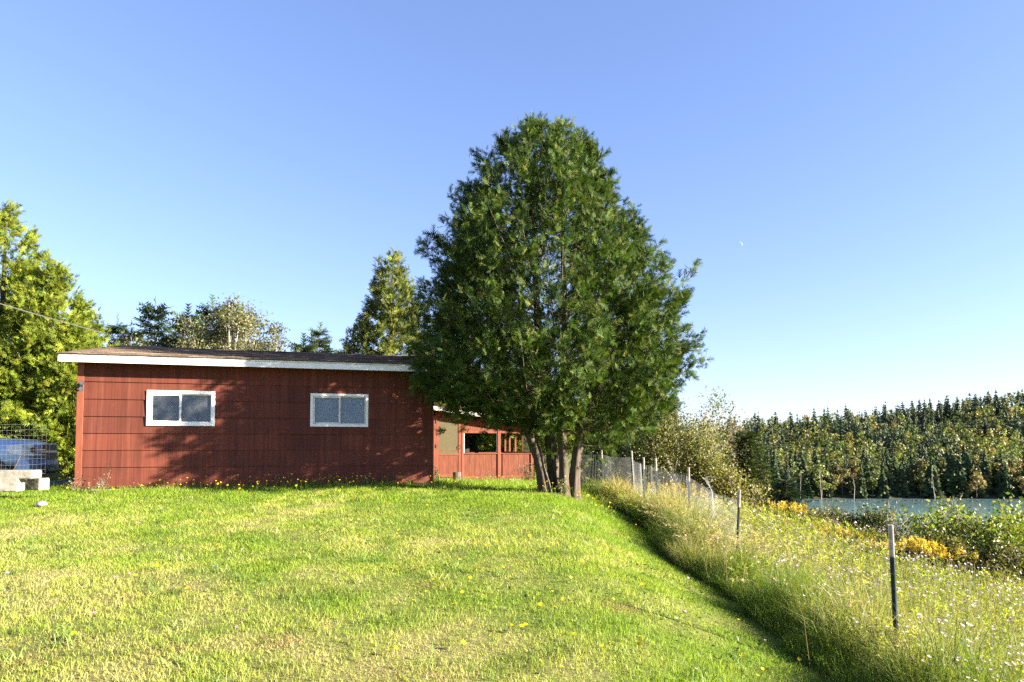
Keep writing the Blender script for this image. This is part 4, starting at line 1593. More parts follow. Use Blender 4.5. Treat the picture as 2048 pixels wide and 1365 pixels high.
# ------------------------------------------------------------------ shrubs and trees beyond the fence
WIL = ((.20, .19, .040), (.14, .155, .040), (.26, .235, .055), (.10, .125, .035))
broad_px('tall olive brown willow bush close right of the big cedar', 1362, 806, 22.5, 1.3, 71, 'willow_bush', 'bush', n_main=10, leaves=13000, leaf=.075, cols=WIL, wts=(3, 3, 2, 2), depth=3, r0=.035, jitter=.17, parts=('stem', 'foliage'), spread=.8)
broad_px('yellowish willow bush with pale bent twigs behind the fence bend', 1418, 865, 20.5, .85, 72, 'willow_bush', 'bush', n_main=9, leaves=9000, leaf=.07, cols=WIL, wts=(3, 2, 3, 1), depth=3, r0=.03, jitter=.17, parts=('stem', 'foliage'), spread=.9)
broad_px('low rounded yellow bush in front of the leaning dark spruce', 1478, 940, 19.0, .75, 73, 'willow_bush', 'bush', n_main=8, leaves=3200, leaf=.075, cols=((.26, .22, .045), (.19, .18, .04)), wts=(2, 2), depth=3, r0=.025, jitter=.15, parts=('stem', 'foliage'), spread=.9)
broad_px('sparse bush beneath the big cedar crown along the fence', 1290, 860, 22.5, 1.1, 74, 'willow_bush', 'bush', n_main=8, leaves=4200, leaf=.08, cols=WIL, wts=(2, 3, 1, 3), depth=3, r0=.03, jitter=.17, parts=('stem', 'foliage'), spread=.9)
broad_px('thin nearly bare tree with wispy twigs above the willow bush', 1410, 775, 30.0, .9, 75, 'bare_tree', 'tree', n_main=3, leaves=500, leaf=.09, cols=OLV, wts=(1, 1, 1), depth=4, r0=.05, jitter=.2)
broad_px('brownish thin tree between the willow bush and far hillside', 1452, 828, 33.0, 1.1, 76, 'bare_tree', 'tree', n_main=4, leaves=1500, leaf=.12, cols=((.20, .14, .06), (.13, .12, .05)), wts=(1, 1), depth=3, r0=.05, jitter=.25)
spruce_px('dark green spruce leaning over the yellow bush before the bay', 1494, 862, 27.0, 1.55, 77, ((.040, .065, .018), (.065, .095, .026), (.09, .12, .03)), 24, 9, 7, .34)
spruce_px('small dark blue green spruce standing before the water', 1574, 958, 24.0, .78, 78, ((.028, .052, .030), (.045, .072, .038), (.06, .09, .045)), 16, 9, 6, .26, .15)
SHR = ((.14, .13, .05), (.10, .115, .045), (.19, .165, .065))
broad_px('low brownish bush on the slope below the small spruce', 1655, 1028, 17.5, .85, 79, 'shrub', 'bush', n_main=9, leaves=7000, leaf=.06, cols=SHR, wts=(3, 2, 2), depth=3, r0=.02, jitter=.13, parts=('stem', 'foliage'), spread=1.0)
broad_px('green topped bush on the slope left of the white tipped post', 1712, 1022, 17.0, .75, 80, 'shrub', 'bush', n_main=8, leaves=6500, leaf=.06, cols=((.12, .15, .035), (.09, .11, .04), (.16, .15, .06)), wts=(3, 2, 2), depth=3, r0=.02, jitter=.13, parts=('stem', 'foliage'), spread=1.0)
broad_px('airy grey green bush against the water right of the white tipped post', 1852, 1004, 16.0, .80, 81, 'shrub', 'bush', n_main=8, leaves=2600, leaf=.05, cols=((.22, .22, .10), (.15, .17, .08)), wts=(2, 2), depth=3, r0=.016, jitter=.11, parts=('stem', 'foliage'), spread=.9)
broad_px('small airy sapling left of the grey green bush by the water', 1802, 1012, 15.5, .32, 82, 'shrub', 'bush', n_main=4, leaves=600, leaf=.05, cols=((.18, .19, .08), (.12, .14, .06)), wts=(2, 2), depth=3, r0=.012, jitter=.08, parts=('stem', 'foliage'))
broad_px('tangled dark bush left of the broad leaved bush at the right edge', 1925, 1050, 14.5, .75, 83, 'shrub', 'bush', n_main=8, leaves=5200, leaf=.06, cols=((.11, .13, .04), (.17, .16, .06)), wts=(2, 2), depth=3, r0=.016, jitter=.12, parts=('stem', 'foliage'), spread=1.0)
broad_px('big leafy yellow green bush at the right frame edge', 2015, 1024, 13.5, 1.5, 84, 'shrub', 'bush', n_main=12, leaves=11000, leaf=.085, cols=((.26, .30, .035), (.15, .20, .03), (.34, .32, .05)), wts=(3, 3, 1), depth=3, r0=.02, jitter=.15, parts=('stem', 'foliage'), spread=1.0)
broad_px('dark bush on the slope under the right frame edge', 1975, 1092, 11.8, .95, 85, 'shrub', 'bush', n_main=9, leaves=7000, leaf=.06, cols=((.10, .11, .03), (.16, .14, .04), (.2, .17, .05)), wts=(2, 2, 1), depth=3, r0=.014, jitter=.11, parts=('stem', 'foliage'), spread=1.0)


# goldenrod
def goldenrod(label, px, py, Y, n, w, seed, bright=1.0):
    rng = np.random.default_rng(seed)
    q = at(px, py, Y)
    x0 = q.x
    h = max(.3, q.z - Hs(x0, Y))
    t = thing('goldenrod', label, 'flower clump', (x0, Y, Hs(x0, Y)), 0, 'goldenrod clumps in the meadow')
    st_, lv, fl = MB(), [], []
    P = np.stack([rng.normal(0, w, n), rng.normal(0, w * .45, n)], 1)
    LP, LD, FP, FD = [], [], [], []
    for x, y in P:
        hh = h * rng.uniform(.7, 1.1)
        z0 = Hs(x0 + x, Y + y) - Hs(x0, Y)
        ln = rng.normal(0, .10, 2)
        a, b = np.array([x, y, z0]), np.array([x + ln[0], y + ln[1], z0 + hh])
        st_.tube([a, (a + b) / 2 + np.array([*ln * .2, 0]), b], [.005, .004, .002], 3, cap=False)
        for _ in range(16):
            s = rng.uniform(.1, .8)
            LP.append(a + (b - a) * s); LD.append((rng.normal(), rng.normal(), .4))
        for _ in range(16):
            s = rng.uniform(.74, 1.04)
            FP.append(a + (b - a) * s + rng.normal(size=3) * .045 * (1.5 - s)); FD.append((rng.normal(), rng.normal(), .5))
    st_.build('stem', MAT['bark_pale'], t)['kind'] = 'stuff'
    LP, LD, FP, FD = map(np.array, (LP, LD, FP, FD))
    n1 = len(LP)
    V, Fs, C = stamp(LEAF[0] * np.array([1, .5, 1]), LEAF[1], LP, LD, rng.normal(size=(n1, 3)), .10 * rng.uniform(.6, 1.2, n1), vary(n1, (.11, .14, .03), .2, .08, rng))
    obj('foliage', np_mesh('foliage', V, Fs, C), MAT['broadleaf'], t)
    n2 = len(FP)
    V, Fs, C = stamp(LEAF3[0], LEAF3[1], FP, FD, rng.normal(size=(n2, 3)), .045 * rng.uniform(.6, 1.3, n2), vary(n2, (.56 * bright, .42 * bright, .035), .2, .06, rng))
    obj('bloom', np_mesh('bloom', V, Fs, C), MAT['petal'], t)['kind'] = 'stuff'
    return t


goldenrod('tall golden goldenrod clump below the small spruce', 1572, 1008, 17.5, 46, .34, 91)
goldenrod('long band of dull goldenrod before the low brownish bush', 1700, 1066, 14.5, 60, .5, 92, .8)
goldenrod('bright yellow goldenrod right behind the white tipped post', 1790, 1092, 12.8, 50, .32, 93)
goldenrod('bright yellow goldenrod mound right of the white tipped post', 1862, 1092, 12.2, 80, .32, 94, 1.1)
goldenrod('thin goldenrod among grass behind the middle fence posts', 1345, 968, 18.2, 24, .5, 95)
goldenrod('small goldenrod group left of the bent wire end', 1400, 995, 16.2, 14, .3, 96)

# weeds against the walls
MAT['weed'] = MAT['broadleaf']


def weed(label, px, Y, h, w, seed, leaves, cols, n_main=6):
    q = at(px, 960, Y)
    rng = np.random.default_rng(seed)
    return broad_plant('weed', label, 'weed', q.x, Y, h, w, rng, n_main=n_main, leaves=leaves, leaf=.035, cols=cols, wts=[1] * len(cols), depth=2, r0=.006, jitter=.04, parts=('stem', 'foliage'), spread=1.0, bark='bark_mid')


weed('dry pale weed stalks against the left end of the red wall', 185, 12.55, .42, .30, 101, 120, ((.36, .27, .12), (.24, .20, .08)))
weed('tiny dry weed beside the house corner near the pipe', 140, 12.7, .25, .16, 102, 90, ((.30, .26, .10), (.20, .20, .06)))
weed('reddish leaved small bush at the foot of the porch beside the trunk', 1062, 19.5, .62, .33, 103, 420, ((.14, .05, .03), (.10, .12, .03), (.22, .18, .05)), 8)
weed('thin green weed at the corner by the screen door', 869, 17.5, .45, .12, 104, 160, ((.14, .17, .04), (.10, .12, .03)), 4)
weed('small leafy sprouts between the cedar trunks', 1128, 13.6, .38, .14, 105, 130, ((.12, .17, .03), (.20, .22, .05)), 4)
weed('dry grass tuft under the porch plank wall', 972, 21.0, .35, .25, 106, 120, ((.32, .25, .12), (.26, .22, .08)), 7)
# ------------------------------------------------------------------ wire fence with T-posts
FP = [((1797, 1372), (1781, 1050), 5.6), ((1472, 1165), (1479, 980), 10.1), ((1380, 1040), (1377, 935), 13.4), ((1317, 1025), (1311, 917), 15.0),
      ((1291, 1025), (1287, 915), 15.8), ((1270, 1000), (1263, 902), 17.5), ((1207, 985), (1203, 899), 19.6), ((1150, 975), (1150, 898), 20.6), ((1075, 975), (1075, 897), 24.0)]
fence = thing('wire_fence', 'welded wire fence on dark T-posts with white tips between lawn and meadow', 'fence', (3.2, 10.0, Hs(3.2, 10)))
FO = np.array(fence.location)
tops, bases = [], []
for k, (b, tp, Y) in enumerate(FP):
    top = np.array(at(*tp, Y)) - FO
    bx = at(*b, Y)
    base = np.array([bx.x, bx.y, Hs(bx.x, bx.y) - .1]) - FO
    tops.append(top); bases.append(base)
# one more post nearer than the frame
tops.insert(0, np.array([3.0, 1.6, EYE - .62]) - FO); bases.insert(0, np.array([3.0, 1.6, Hs(3.0, 1.6) - .1]) - FO)


def tpost(base, top, parent, wide):
    d = (top - base); L = np.linalg.norm(d); d = d / L
    a = norm(np.cross(d, np.array([0, 1, 0])))
    b = np.cross(d, a)
    w, s, f = .019 * wide, .016 * wide, .0035 * wide

    def tee(z0, z1, g=0.0):
        P0, P1 = base + d * z0, base + d * z1
        m = MB()
        for (x0, x1, y0, y1) in ((-w - g, w + g, -f - g, f + g), (-f - g, f + g, f + g, f + s * 2)):
            c = [P + a * x + b * y for P in (P0, P1) for x, y in ((x0, y0), (x1, y0), (x1, y1), (x0, y1))]
            m.hexa(c)
        return m
    tip = (.19 if L > 1.28 else .14) * L
    m = tee(0, L - tip)
    for z in np.arange(.25, L - .02, .055):
        P = base + d * z - b * (f + .003)
        c = [P + a * x + b * y + d * zz for zz in (-.006, .006) for x, y in ((-.007, -.006), (.007, -.006), (.007, .004), (-.007, .004))]
        m.hexa(c)
    po = m.build('post', MAT['steel_green'], parent)
    tee(L - tip, L, .0012).build('white_tip', MAT['post_tip'], po)


for k in range(len(tops)):
    tpost(bases[k], tops[k], fence, 1.0 if k < 3 else 1.15)

rgw = np.random.default_rng(8)
MAT['wire_near'] = simple('darker_near_wire', (.20, .20, .20), (.13, .13, .13), 30, .5, 0, .4)  # same fence wire, darker tone for the near spans
for k in range(len(tops) - 1):
    A0, A1 = bases[k] + np.array([0, 0, .1]), tops[k]
    B0, B1 = bases[k + 1] + np.array([0, 0, .1]), tops[k + 1]
    span = np.linalg.norm(B0 - A0)
    # mesh reaches to just under the white tip
    fa, fb = (.88, .88)
    near = k < 2
    m = MB()
    rows = 10 if near else 8
    n = max(4, int(span / .45))
    off = np.array([-.03, .0, 0])
    tgrid = [fa * (j / (rows - 1)) for j in range(rows)]

    def pt(s, v):
        lo, hi = A0 + (B0 - A0) * s, A1 + (B1 - A1) * s
        # follow the ground and sag
        g = Hs(lo[0] + FO[0], lo[1] + FO[1]) - FO[2]
        lo = np.array([lo[0], lo[1], g + .04])
        p_ = lo + (hi - lo) * v
        p_[2] -= .10 * math.sin(math.pi * s) * v * min(1, span / 4)
        return p_ + off + np.array([.03 * math.sin(s * 9 + k) * v, 0, 0])
    for v in tgrid:
        m.tube([pt(s, v) for s in np.linspace(0, 1, n + 1)], .0011 if near else .0020, 3, cap=False)
    step = .105 if near else .06
    for s in np.arange(step / span * .5, 1, step / span):
        m.tube([pt(s, 0), pt(s, fa * .5), pt(s, fa)], .0010 if near else .0017, 3, cap=False)
    m.build('wire_mesh', MAT['wire_near'] if near else MAT['wire'], fence)
# loose curled end of the mesh standing between two posts
m = MB()
a, b = np.array(at(1428, 1150, 11.6)) - FO, np.array(at(1421, 955, 11.7)) - FO
for s in np.linspace(0, 1, 5):
    o_ = np.array([.035 * s, .05 * s, 0])
    m.tube([a + o_, a + (b - a) * .5 + o_ + np.array([.03, 0, 0]), a + (b - a) * .85 + o_ + np.array([.01, 0, 0]), b + o_ * 2 + np.array([-.06 - .1 * s, 0, -.02 * s])], .0018, 3, cap=False)
for s in np.linspace(.55, 1, 9):
    q = a + (b - a) * s
    m.tube([q + np.array([-.02 - .13 * (s - .5), 0, 0]), q + np.array([.04, .05, .02])], .0018, 3, cap=False)
m.build('curled_wire_end', MAT['wire'], fence)


# ------------------------------------------------------------------ lawn, meadow
def inside_house(x, y):
    dx, dy = x - HX, y - HY
    lx, ly = dx * U2[0] + dy * U2[1], dx * V2[0] + dy * V2[1]
    a = (lx > -.08) & (lx < W) & (ly > -.01) & (ly < DEP)
    dx, dy = x - PX, y - PY
    lx, ly = dx * U2[0] + dy * U2[1], dx * V2[0] + dy * V2[1]
    return a | ((lx > 0) & (lx < 4.3) & (ly > .1) & (ly < 3.4))


def blades(x, y, h, w, lean, col, rng, segs=1):
    n = len(x)
    z = H(x, y)
    ph = rng.uniform(0, 2 * math.pi, n)
    a = np.stack([np.cos(ph), np.sin(ph), np.zeros(n)], 1)
    lp = rng.uniform(0, 2 * math.pi, n)
    l = np.stack([np.cos(lp), np.sin(lp), np.zeros(n)], 1) * (lean * h)[:, None]
    P = np.stack([x, y, z - .005], 1)
    up = np.array([0, 0, 1.0])
    if segs == 1:
        V = np.stack([P - a * (w / 2)[:, None], P + a * (w / 2)[:, None], P + l + up * h[:, None]], 1)
        k = 3
        Fs = [np.arange(n * 3).reshape(n, 3)]
    else:
        m = P + l * .35 + up * (h * .62)[:, None]
        e = P + l * 1.0 + up * (h * np.clip(1.05 - lean * .25, .6, 1))[:, None]
        V = np.stack([P - a * (w / 2)[:, None], P + a * (w / 2)[:, None], m + a * (w * .38)[:, None], m - a * (w * .38)[:, None], e], 1)
        k = 5
        i = np.arange(n)[:, None] * 5
        Fs = [i + np.array([[0, 1, 2, 3]]), i + np.array([[3, 2, 4]])]
    return V.reshape(-1, 3), Fs, np.repeat(col, k, 0)


def sample(n, y0, y1, rng, power=1.0, margin=1.2):
    """points in the view wedge, denser near"""
    u = rng.uniform(0, 1, n)
    y = (y0 ** power + u * (y1 ** power - y0 ** power)) ** (1 / power)
    x = rng.uniform(-1, 1, n) * (.78 * y + margin)
    return x, y


rg = np.random.default_rng(77)
mb = MB()
LUSH, STRAW, MID = np.array([.22, .33, .028]), np.array([.56, .53, .19]), np.array([.39, .44, .075])


def lawn_cols(x, y):
    d = lawn_dry(x, y) * .85 - .03 + rg.normal(0, .17, len(x))
    d = np.clip(d, 0, 1)[:, None]
    c = np.where(d < .5, LUSH + (MID - LUSH) * d * 2, MID + (STRAW - MID) * (d - .5) * 2)
    dk = (vnoise(x, y, .22, 31) > .78)[:, None]
    c = np.where(dk, c * .65 + np.array([.06, .12, .016]) * .35, c)
    return np.clip(c * np.clip(1 + .2 * rg.normal(size=(len(x), 1)), .5, 1.6), .01, .9)


for (n, y0, y1, segs, wd) in ((120000, 3.6, 7.5, 2, .0044), (175000, 7.0, 13.0, 1, .0088), (110000, 11.5, 22.0, 1, .017)):
    x, y = sample(n, y0, y1, rg, 1.0 if segs == 2 else 1.2)
    ok = (x < lawn_edge(y) + .15) & ~inside_house(x, y) & (x > -14)
    x, y = x[ok], y[ok]
    k = vnoise(x, y, .22, 31)
    h = (.020 + .046 * vnoise(x, y, .5, 32) * rg.uniform(.4, 1.3, len(x)) + .05 * np.clip(k - .78, 0, 1) / .28) * (1 + .35 * smooth((y - 10.5) / 2))
    # unmown strip along the wall
    dx, dy = x - HX, y - HY
    ly = dx * V2[0] + dy * V2[1]
    strip = np.exp(-np.clip(-ly, 0, 9) / .35) * ((dx * U2[0] + dy * U2[1]) > -1)
    h = h * (1 + 1.6 * strip * rg.uniform(.2, 1.2, len(x)))
    mb.add(*blades(x, y, h, wd * rg.uniform(.7, 1.3, len(x)), rg.uniform(.2, 1.3, len(x)), lawn_cols(x, y), rg, segs))
# coarser tufts
ncl = 260
cx_, cy_ = sample(ncl, 4.2, 12.5, rg, 1.2)
ok = (cx_ < lawn_edge(cy_) - .1) & ~inside_house(cx_, cy_)
cx_, cy_ = cx_[ok], cy_[ok]
m_ = 26
sp_ = np.repeat(rg.uniform(.03, .12, len(cx_)), m_)
x, y = np.repeat(cx_, m_) + rg.normal(size=len(sp_)) * sp_, np.repeat(cy_, m_) + rg.normal(size=len(sp_)) * sp_
col = np.repeat(np.array([[.17, .27, .06], [.30, .38, .10], [.12, .20, .03], [.42, .44, .16]])[rg.integers(0, 4, len(cx_))], m_, 0)
mb.add(*blades(x, y, rg.uniform(.05, .13, len(x)), .0065 * rg.uniform(.7, 1.3, len(x)), rg.uniform(.4, 1.6, len(x)), np.clip(col * (1 + .2 * rg.normal(size=(len(x), 1))), .01, .8), rg, 2))
tag(mb.build('lawn_grass', MAT['grass'], color=True), 'short mown yellow green lawn grass sloping up to the house', 'grass', kind='stuff')

# clumps of dry clippings
mb = MB()
for px, py, r in ((145, 1287, .22), (250, 1190, .16), (815, 1137, .13), (330, 1300, .16), (800, 1360, .2), (1225, 1100, .10), (735, 1030, .15), (850, 1170, .15), (1240, 1215, .12), (40, 1330, .12), (560, 1285, .12)):
    # find the ground point under the pixel
    Y = 4.0
    for _ in range(40):
        q = at(px, py, Y)
        Y *= (q.z - EYE) and ((Hs(q.x, Y) - EYE) / (q.z - EYE)) ** .5
    q = at(px, py, Y)
    n = 420
    x, y = q.x + rg.normal(0, r, n), Y + rg.normal(0, r * .7, n)
    h = rg.uniform(.012, .035, n)
    mb.add(*blades(x, y, h, np.full(n, .005), rg.uniform(1, 3, n), vary(n, (.46, .32, .17), .25, .06, rg), rg, 2))
n = 1500
ph_, rr_ = rg.uniform(0, 6.283, n), .9 * np.sqrt(rg.uniform(0, 1, n))
x, y = TX + .1 + rr_ * np.cos(ph_), TY - .15 + rr_ * np.sin(ph_)
mb.add(*blades(x, y, rg.uniform(.012, .04, n), np.full(n, .009), rg.uniform(1, 3, n), vary(n, (.24, .15, .08), .3, .08, rg), rg, 2))
tag(mb.build('dry_clippings', MAT['grass'], color=True), 'small heaps of dry tan mowing clippings scattered over the lawn', 'clippings', kind='stuff')

# leafy ground weeds in the lawn (clover, plantain)
mb = MB()
x, y = sample(9000, 4, 13, rg)
k = (vnoise(x, y, .8, 41) > .62) & (x < lawn_edge(y)) & ~inside_house(x, y)
x, y = x[k], y[k]
P = np.stack([x, y, H(x, y) + .02 + rg.uniform(0, .025, len(x))], 1)
n = len(P)
mb.add(*stamp(LEAF[0], LEAF[1], P, np.stack([rg.normal(size=n), rg.normal(size=n), rg.uniform(.0, .5, n)], 1), np.array([0, 0, 1.]) + .3 * rg.normal(size=(n, 3)), .032 * rg.uniform(.6, 1.6, n), vary(n, (.10, .17, .03), .2, .08, rg)))
tag(mb.build('lawn_weeds', MAT['broadleaf'], color=True), 'flat dark green clover and plantain leaves in the lawn', 'weeds', kind='stuff')


# flowers in the lawn
def flowers(x, y, h, r, petal, rng, stem=(.12, .17, .04)):
    mb = MB()
    z = H(x, y)
    n = len(x)
    ln = rng.normal(0, .18, (n, 2)) * h[:, None]
    top = np.stack([x + ln[:, 0], y + ln[:, 1], z + h], 1)
    base = np.stack([x, y, z], 1)
    w = .0028
    V = np.stack([base + [w, 0, 0], base - [w, 0, 0], top - [w, 0, 0], top + [w, 0, 0]], 1).reshape(-1, 3)
    mb.add(V, np.arange(4 * n).reshape(n, 4), np.array(stem))
    a = np.linspace(0, 2 * math.pi, 9)[:-1]
    tpl = np.concatenate([[(0.15, 0, 0)], np.stack([.25 + 0 * a + .1 * (np.arange(8) % 2), np.cos(a), np.sin(a)], 1), [(-.35, 0, 0)]])
    fc = [np.array([(0, 1 + i, 1 + (i + 1) % 8) for i in range(8)] + [(9, 1 + (i + 1) % 8, 1 + i) for i in range(8)])]
    d = np.array([0, -.25, 1.]) + rng.normal(size=(n, 3)) * .3
    col = vary(n, petal, .12, .05, rng)
    mb.add(*stamp(tpl, fc, top, d, rng.normal(size=(n, 3)), r * rng.uniform(.7, 1.2, n), col))
    return mb


X, Y = [], []
x, y = sample(420, 4.5, 14, rg, 1.6)
d = vnoise(x, y, 2.0, 51)
k = (d > .45) & (x < lawn_edge(y)) & ~inside_house(x, y)
X.append(x[k]); Y.append(y[k])
for lx, n, sp in ((3.0, 40, 1.0), (4.2, 70, .7), (5.2, 40, .7), (1.2, 22, 1.0), (6.6, 22, .5)):
    l = np.clip(rg.normal(lx, sp, n), 0, 7); dd = -np.abs(rg.normal(.55, .45, n)) - .1
    X.append(HX + U2[0] * l + V2[0] * dd); Y.append(HY + U2[1] * l + V2[1] * dd)
X.append(rg.normal(1.25, .4, 42)); Y.append(rg.normal(13.1, .4, 42))
X.append(rg.normal(-.6, .7, 34)); Y.append(rg.normal(17.5, 1.2, 34))
x, y = np.concatenate(X), np.concatenate(Y)
k = ~inside_house(x, y)
x, y = x[k], y[k]
mb = flowers(x, y, np.where(y > 11, .12, .06) + rg.uniform(0, .14, len(x)) * (y > 10), .017, (.80, .56, .012), rg)
tag(mb.build('hawkbit_flowers', MAT['petal'], color=True), 'small yellow hawkbit flowers dotted over the lawn and along the wall', 'flowers', kind='stuff')
x, y = sample(90, 4.6, 13, rg, 1.4)
k = (x < lawn_edge(y) - .1) & ~inside_house(x, y)
mb = flowers(x[k], y[k], np.full(k.sum(), .06), .014, (.62, .30, .52), rg)
tag(mb.build('clover_flowers', MAT['petal'], color=True), 'tiny pink clover heads in the lawn', 'flowers', kind='stuff')

# tall rough grass along the fence
mb = MB()
n = 35000
y = 3.2 + (19.0 - 3.2) * rg.uniform(0, 1, n) ** 1.35
ed = lawn_edge(y) + .35 * (vnoise(y * 0, y, .9, 64) - .5) + .2 * (vnoise(y * 0, y, .3, 65) - .5)
x = ed + np.abs(rg.normal(0, .5, n))
e = x - ed
dry = np.clip(vnoise(x, y, 1.1, 61) * 1.2 + .45 * np.exp(-((y - 10.8) / 1.8) ** 2) - .97 + .42 * smooth((e - .1) / .5) + .3 * np.exp(-((y - 17.3) / 1.3) ** 2) + rg.normal(0, .2, n), 0, 1)[:, None]
h = (.23 + .38 * smooth(e / .6)) * (.55 + .9 * vnoise(x, y, .6, 62)) * rg.uniform(.5, 1.25, n) * (1 + .25 * dry[:, 0])
col = np.array([.13, .19, .026]) * (1 - dry) + np.array([.50, .40, .19]) * dry
col = np.clip(col * np.clip(1 + .2 * rg.normal(size=(n, 1)), .5, 1.5), .01, .8)
mb.add(*blades(x, y, h, .0055 * np.maximum(1, y / 8) * rg.uniform(.7, 1.3, n), rg.uniform(.15, .9, n), col, rg, 2))
tag(mb.build('tall_grass', MAT['grass'], color=True), 'unmown tall grass edging the lawn along the wire fence', 'grass', kind='stuff')

# dry seed heads (drooping panicles)
mb = MB()
n = 260
y = np.clip(np.where(rg.uniform(0, 1, n) < .75, rg.normal(10.6, 1.5, n), rg.uniform(5, 18.5, n)), 4.5, 19)
x = lawn_edge(y) + np.abs(rg.normal(.45, .45, n))
for i in range(n):
    z = Hs(x[i], y[i])
    h = rg.uniform(.5, .9)
    lp = rg.uniform(0, 6.28); ln = rg.uniform(.12, .45)
    l = np.array([math.cos(lp), math.sin(lp), 0]) * ln
    b = np.array([x[i], y[i], z])
    pts = [b, b + l * .2 + [0, 0, h * .5], b + l * .6 + [0, 0, h * .85], b + l * 1.25 + [0, 0, h * .93]]
    c = np.array([.46, .37, .19]) * rg.uniform(.7, 1.2)
    mb.tube(pts, [.0028, .0022, .0016, .001], 3, c, cap=False)
    m_ = 12
    s = rg.uniform(0, 1, m_)
    P = np.array(pts[2]) + (np.array(pts[3]) - np.array(pts[2])) * s[:, None] + rg.normal(size=(m_, 3)) * .012
    D = (np.array(pts[3]) - np.array(pts[2])) * 3 + rg.normal(size=(m_, 3)) * .25 + [0, 0, -.1]
    mb.add(*stamp(LEAF[0] * [1, .4, 1], LEAF[1], P, D, rg.normal(size=(m_, 3)), .045 * rg.uniform(.6, 1.3, m_), np.tile(c * 1.05, (m_, 1))))
tag(mb.build('seed_heads', MAT['grass'], color=True), 'pale dry grass stems with drooping seed heads along the fence', 'grass', kind='stuff')

# meadow: leafy vetch with pale pink heads
mb = MB()
n = 31000
y = 3.2 + (17.5 - 3.2) * rg.uniform(0, 1, n) ** 1.15
x = lawn_edge(y) + .05 + .5 * vnoise(y * 0, y, .8, 66) + rg.uniform(0, 1, n) ** 1.15 * (.92 * y - 1.2)
z = H(x, y)
hh = .26 + .16 * vnoise(x, y, .8, 71) + .10 * vnoise(x, y, .25, 72)
ok = rg.uniform(0, 1, n) < np.clip(1.6 - (y - 4) * .05, .5, 1)
P = np.stack([x, y, z + hh * rg.uniform(.25, 1.05, n)], 1)
cm = vnoise(x, y, 1.2, 73)[:, None]
col = np.array([.22, .30, .030]) * (1 - cm) + np.array([.40, .41, .06]) * cm
col = np.clip(col * np.clip(1 + .22 * rg.normal(size=(n, 1)), .5, 1.6), .01, .8)
D = np.stack([rg.normal(size=n), rg.normal(size=n), rg.uniform(-.1, .8, n)], 1)
sz = .039 * np.maximum(1, y / 8.5) * rg.uniform(.6, 1.3, n)
mb.add(*stamp(LEAF3[0], LEAF3[1], P, D, np.array([0, 0, 1.]) + .6 * rg.normal(size=(n, 3)), sz, col))
n = 15000
y = 3.2 + (18.5 - 3.2) * rg.uniform(0, 1, n) ** 1.1
x = lawn_edge(y) + .35 + rg.uniform(0, 1, n) * (.92 * y - 1.2)
h = rg.uniform(.25, .6, n)
cm = rg.uniform(0, 1, n)[:, None] ** .7
col = np.array([.13, .17, .03]) * (1 - cm) + np.array([.46, .38, .16]) * cm
mb.add(*blades(x, y, h, .0042 * np.maximum(1, y / 7), rg.uniform(.1, .7, n), col, rg, 2))
tag(mb.build('meadow_plants', MAT['grass'], color=True), 'dense yellow green meadow of leafy vetch and grass right of the fence', 'meadow', kind='stuff')

n = 4200
y = 3.4 + (16.0 - 3.4) * rg.uniform(0, 1, n) ** 1.05
x = lawn_edge(y) + .5 + rg.uniform(0, 1, n) * (.85 * y - 1.2)
k = vnoise(x, y, 1.6, 75) + .25 * rg.normal(size=n) > .38
x, y = x[k], y[k]
hh = .27 + .16 * vnoise(x, y, .8, 71) + .10 * vnoise(x, y, .25, 72) + rg.uniform(.02, .12, len(x))
mb = flowers(x, y, hh, .0115 * np.maximum(1, y / 9), (.80, .62, .70), rg, (.2, .23, .05))
tag(mb.build('vetch_flowers', MAT['petal'], color=True), 'pale pink vetch flower heads scattered through the meadow', 'flowers', kind='stuff')
# ------------------------------------------------------------------ far shore woodland
rg = np.random.default_rng(123)


def far_conifer(rng, h, r, layers=11, per=8, cols=None, wts=None, thin=.0):
    """ragged spire: drooping boughs, each a folded rhombus"""
    V, Q, C = [], [], []
    for i in range(layers):
        t = (i + rng.uniform(-.25, .25)) / layers
        z = h * (.05 + .91 * max(0, t))
        L0 = r * (1 - t) ** .8 + .02 * h
        ph0 = rng.uniform(0, 6.28)
        for k in range(per):
            ph = ph0 + 6.283 * k / per + rng.normal() * .2
            if rng.uniform() < thin:
                continue
            L = L0 * rng.uniform(.6, 1.15)
            o = np.array([math.cos(ph), math.sin(ph), 0]); s = np.array([-o[1], o[0], 0])
            zz = np.array([0, 0, 1.])
            w = .22 * L + .05 * r
            a = zz * z
            dr = rng.uniform(.25, .65)
            m = o * L * .6 + zz * (z - .5 * dr * L)
            e = o * L + zz * (z - dr * L)
            n = len(V)
            V += [a + zz * .05 * h, m - s * w - zz * .35 * L, e, m + s * w - zz * .35 * L, m + zz * .12 * L]
            Q += [(n, n + 1, n + 4), (n + 1, n + 2, n + 4), (n + 2, n + 3, n + 4), (n + 3, n, n + 4)]
            c = vary(1, mixcols(1, cols, wts, rng), .22, .07, rng)[0]
            C += [c] * 5
    # leader
    n = len(V)
    V += [np.array([.05 * h * .2, 0, h * .9]), np.array([-.05 * h * .2, 0, h * .9]), np.array([0, .01 * h, h * .9]), np.array([0, 0, h * 1.02])]
    Q += [(n, n + 1, n + 3), (n + 1, n + 2, n + 3), (n + 2, n, n + 3)]
    C += [np.array(cols[0])] * 4
    return np.array(V), np.array(Q), np.array(C)


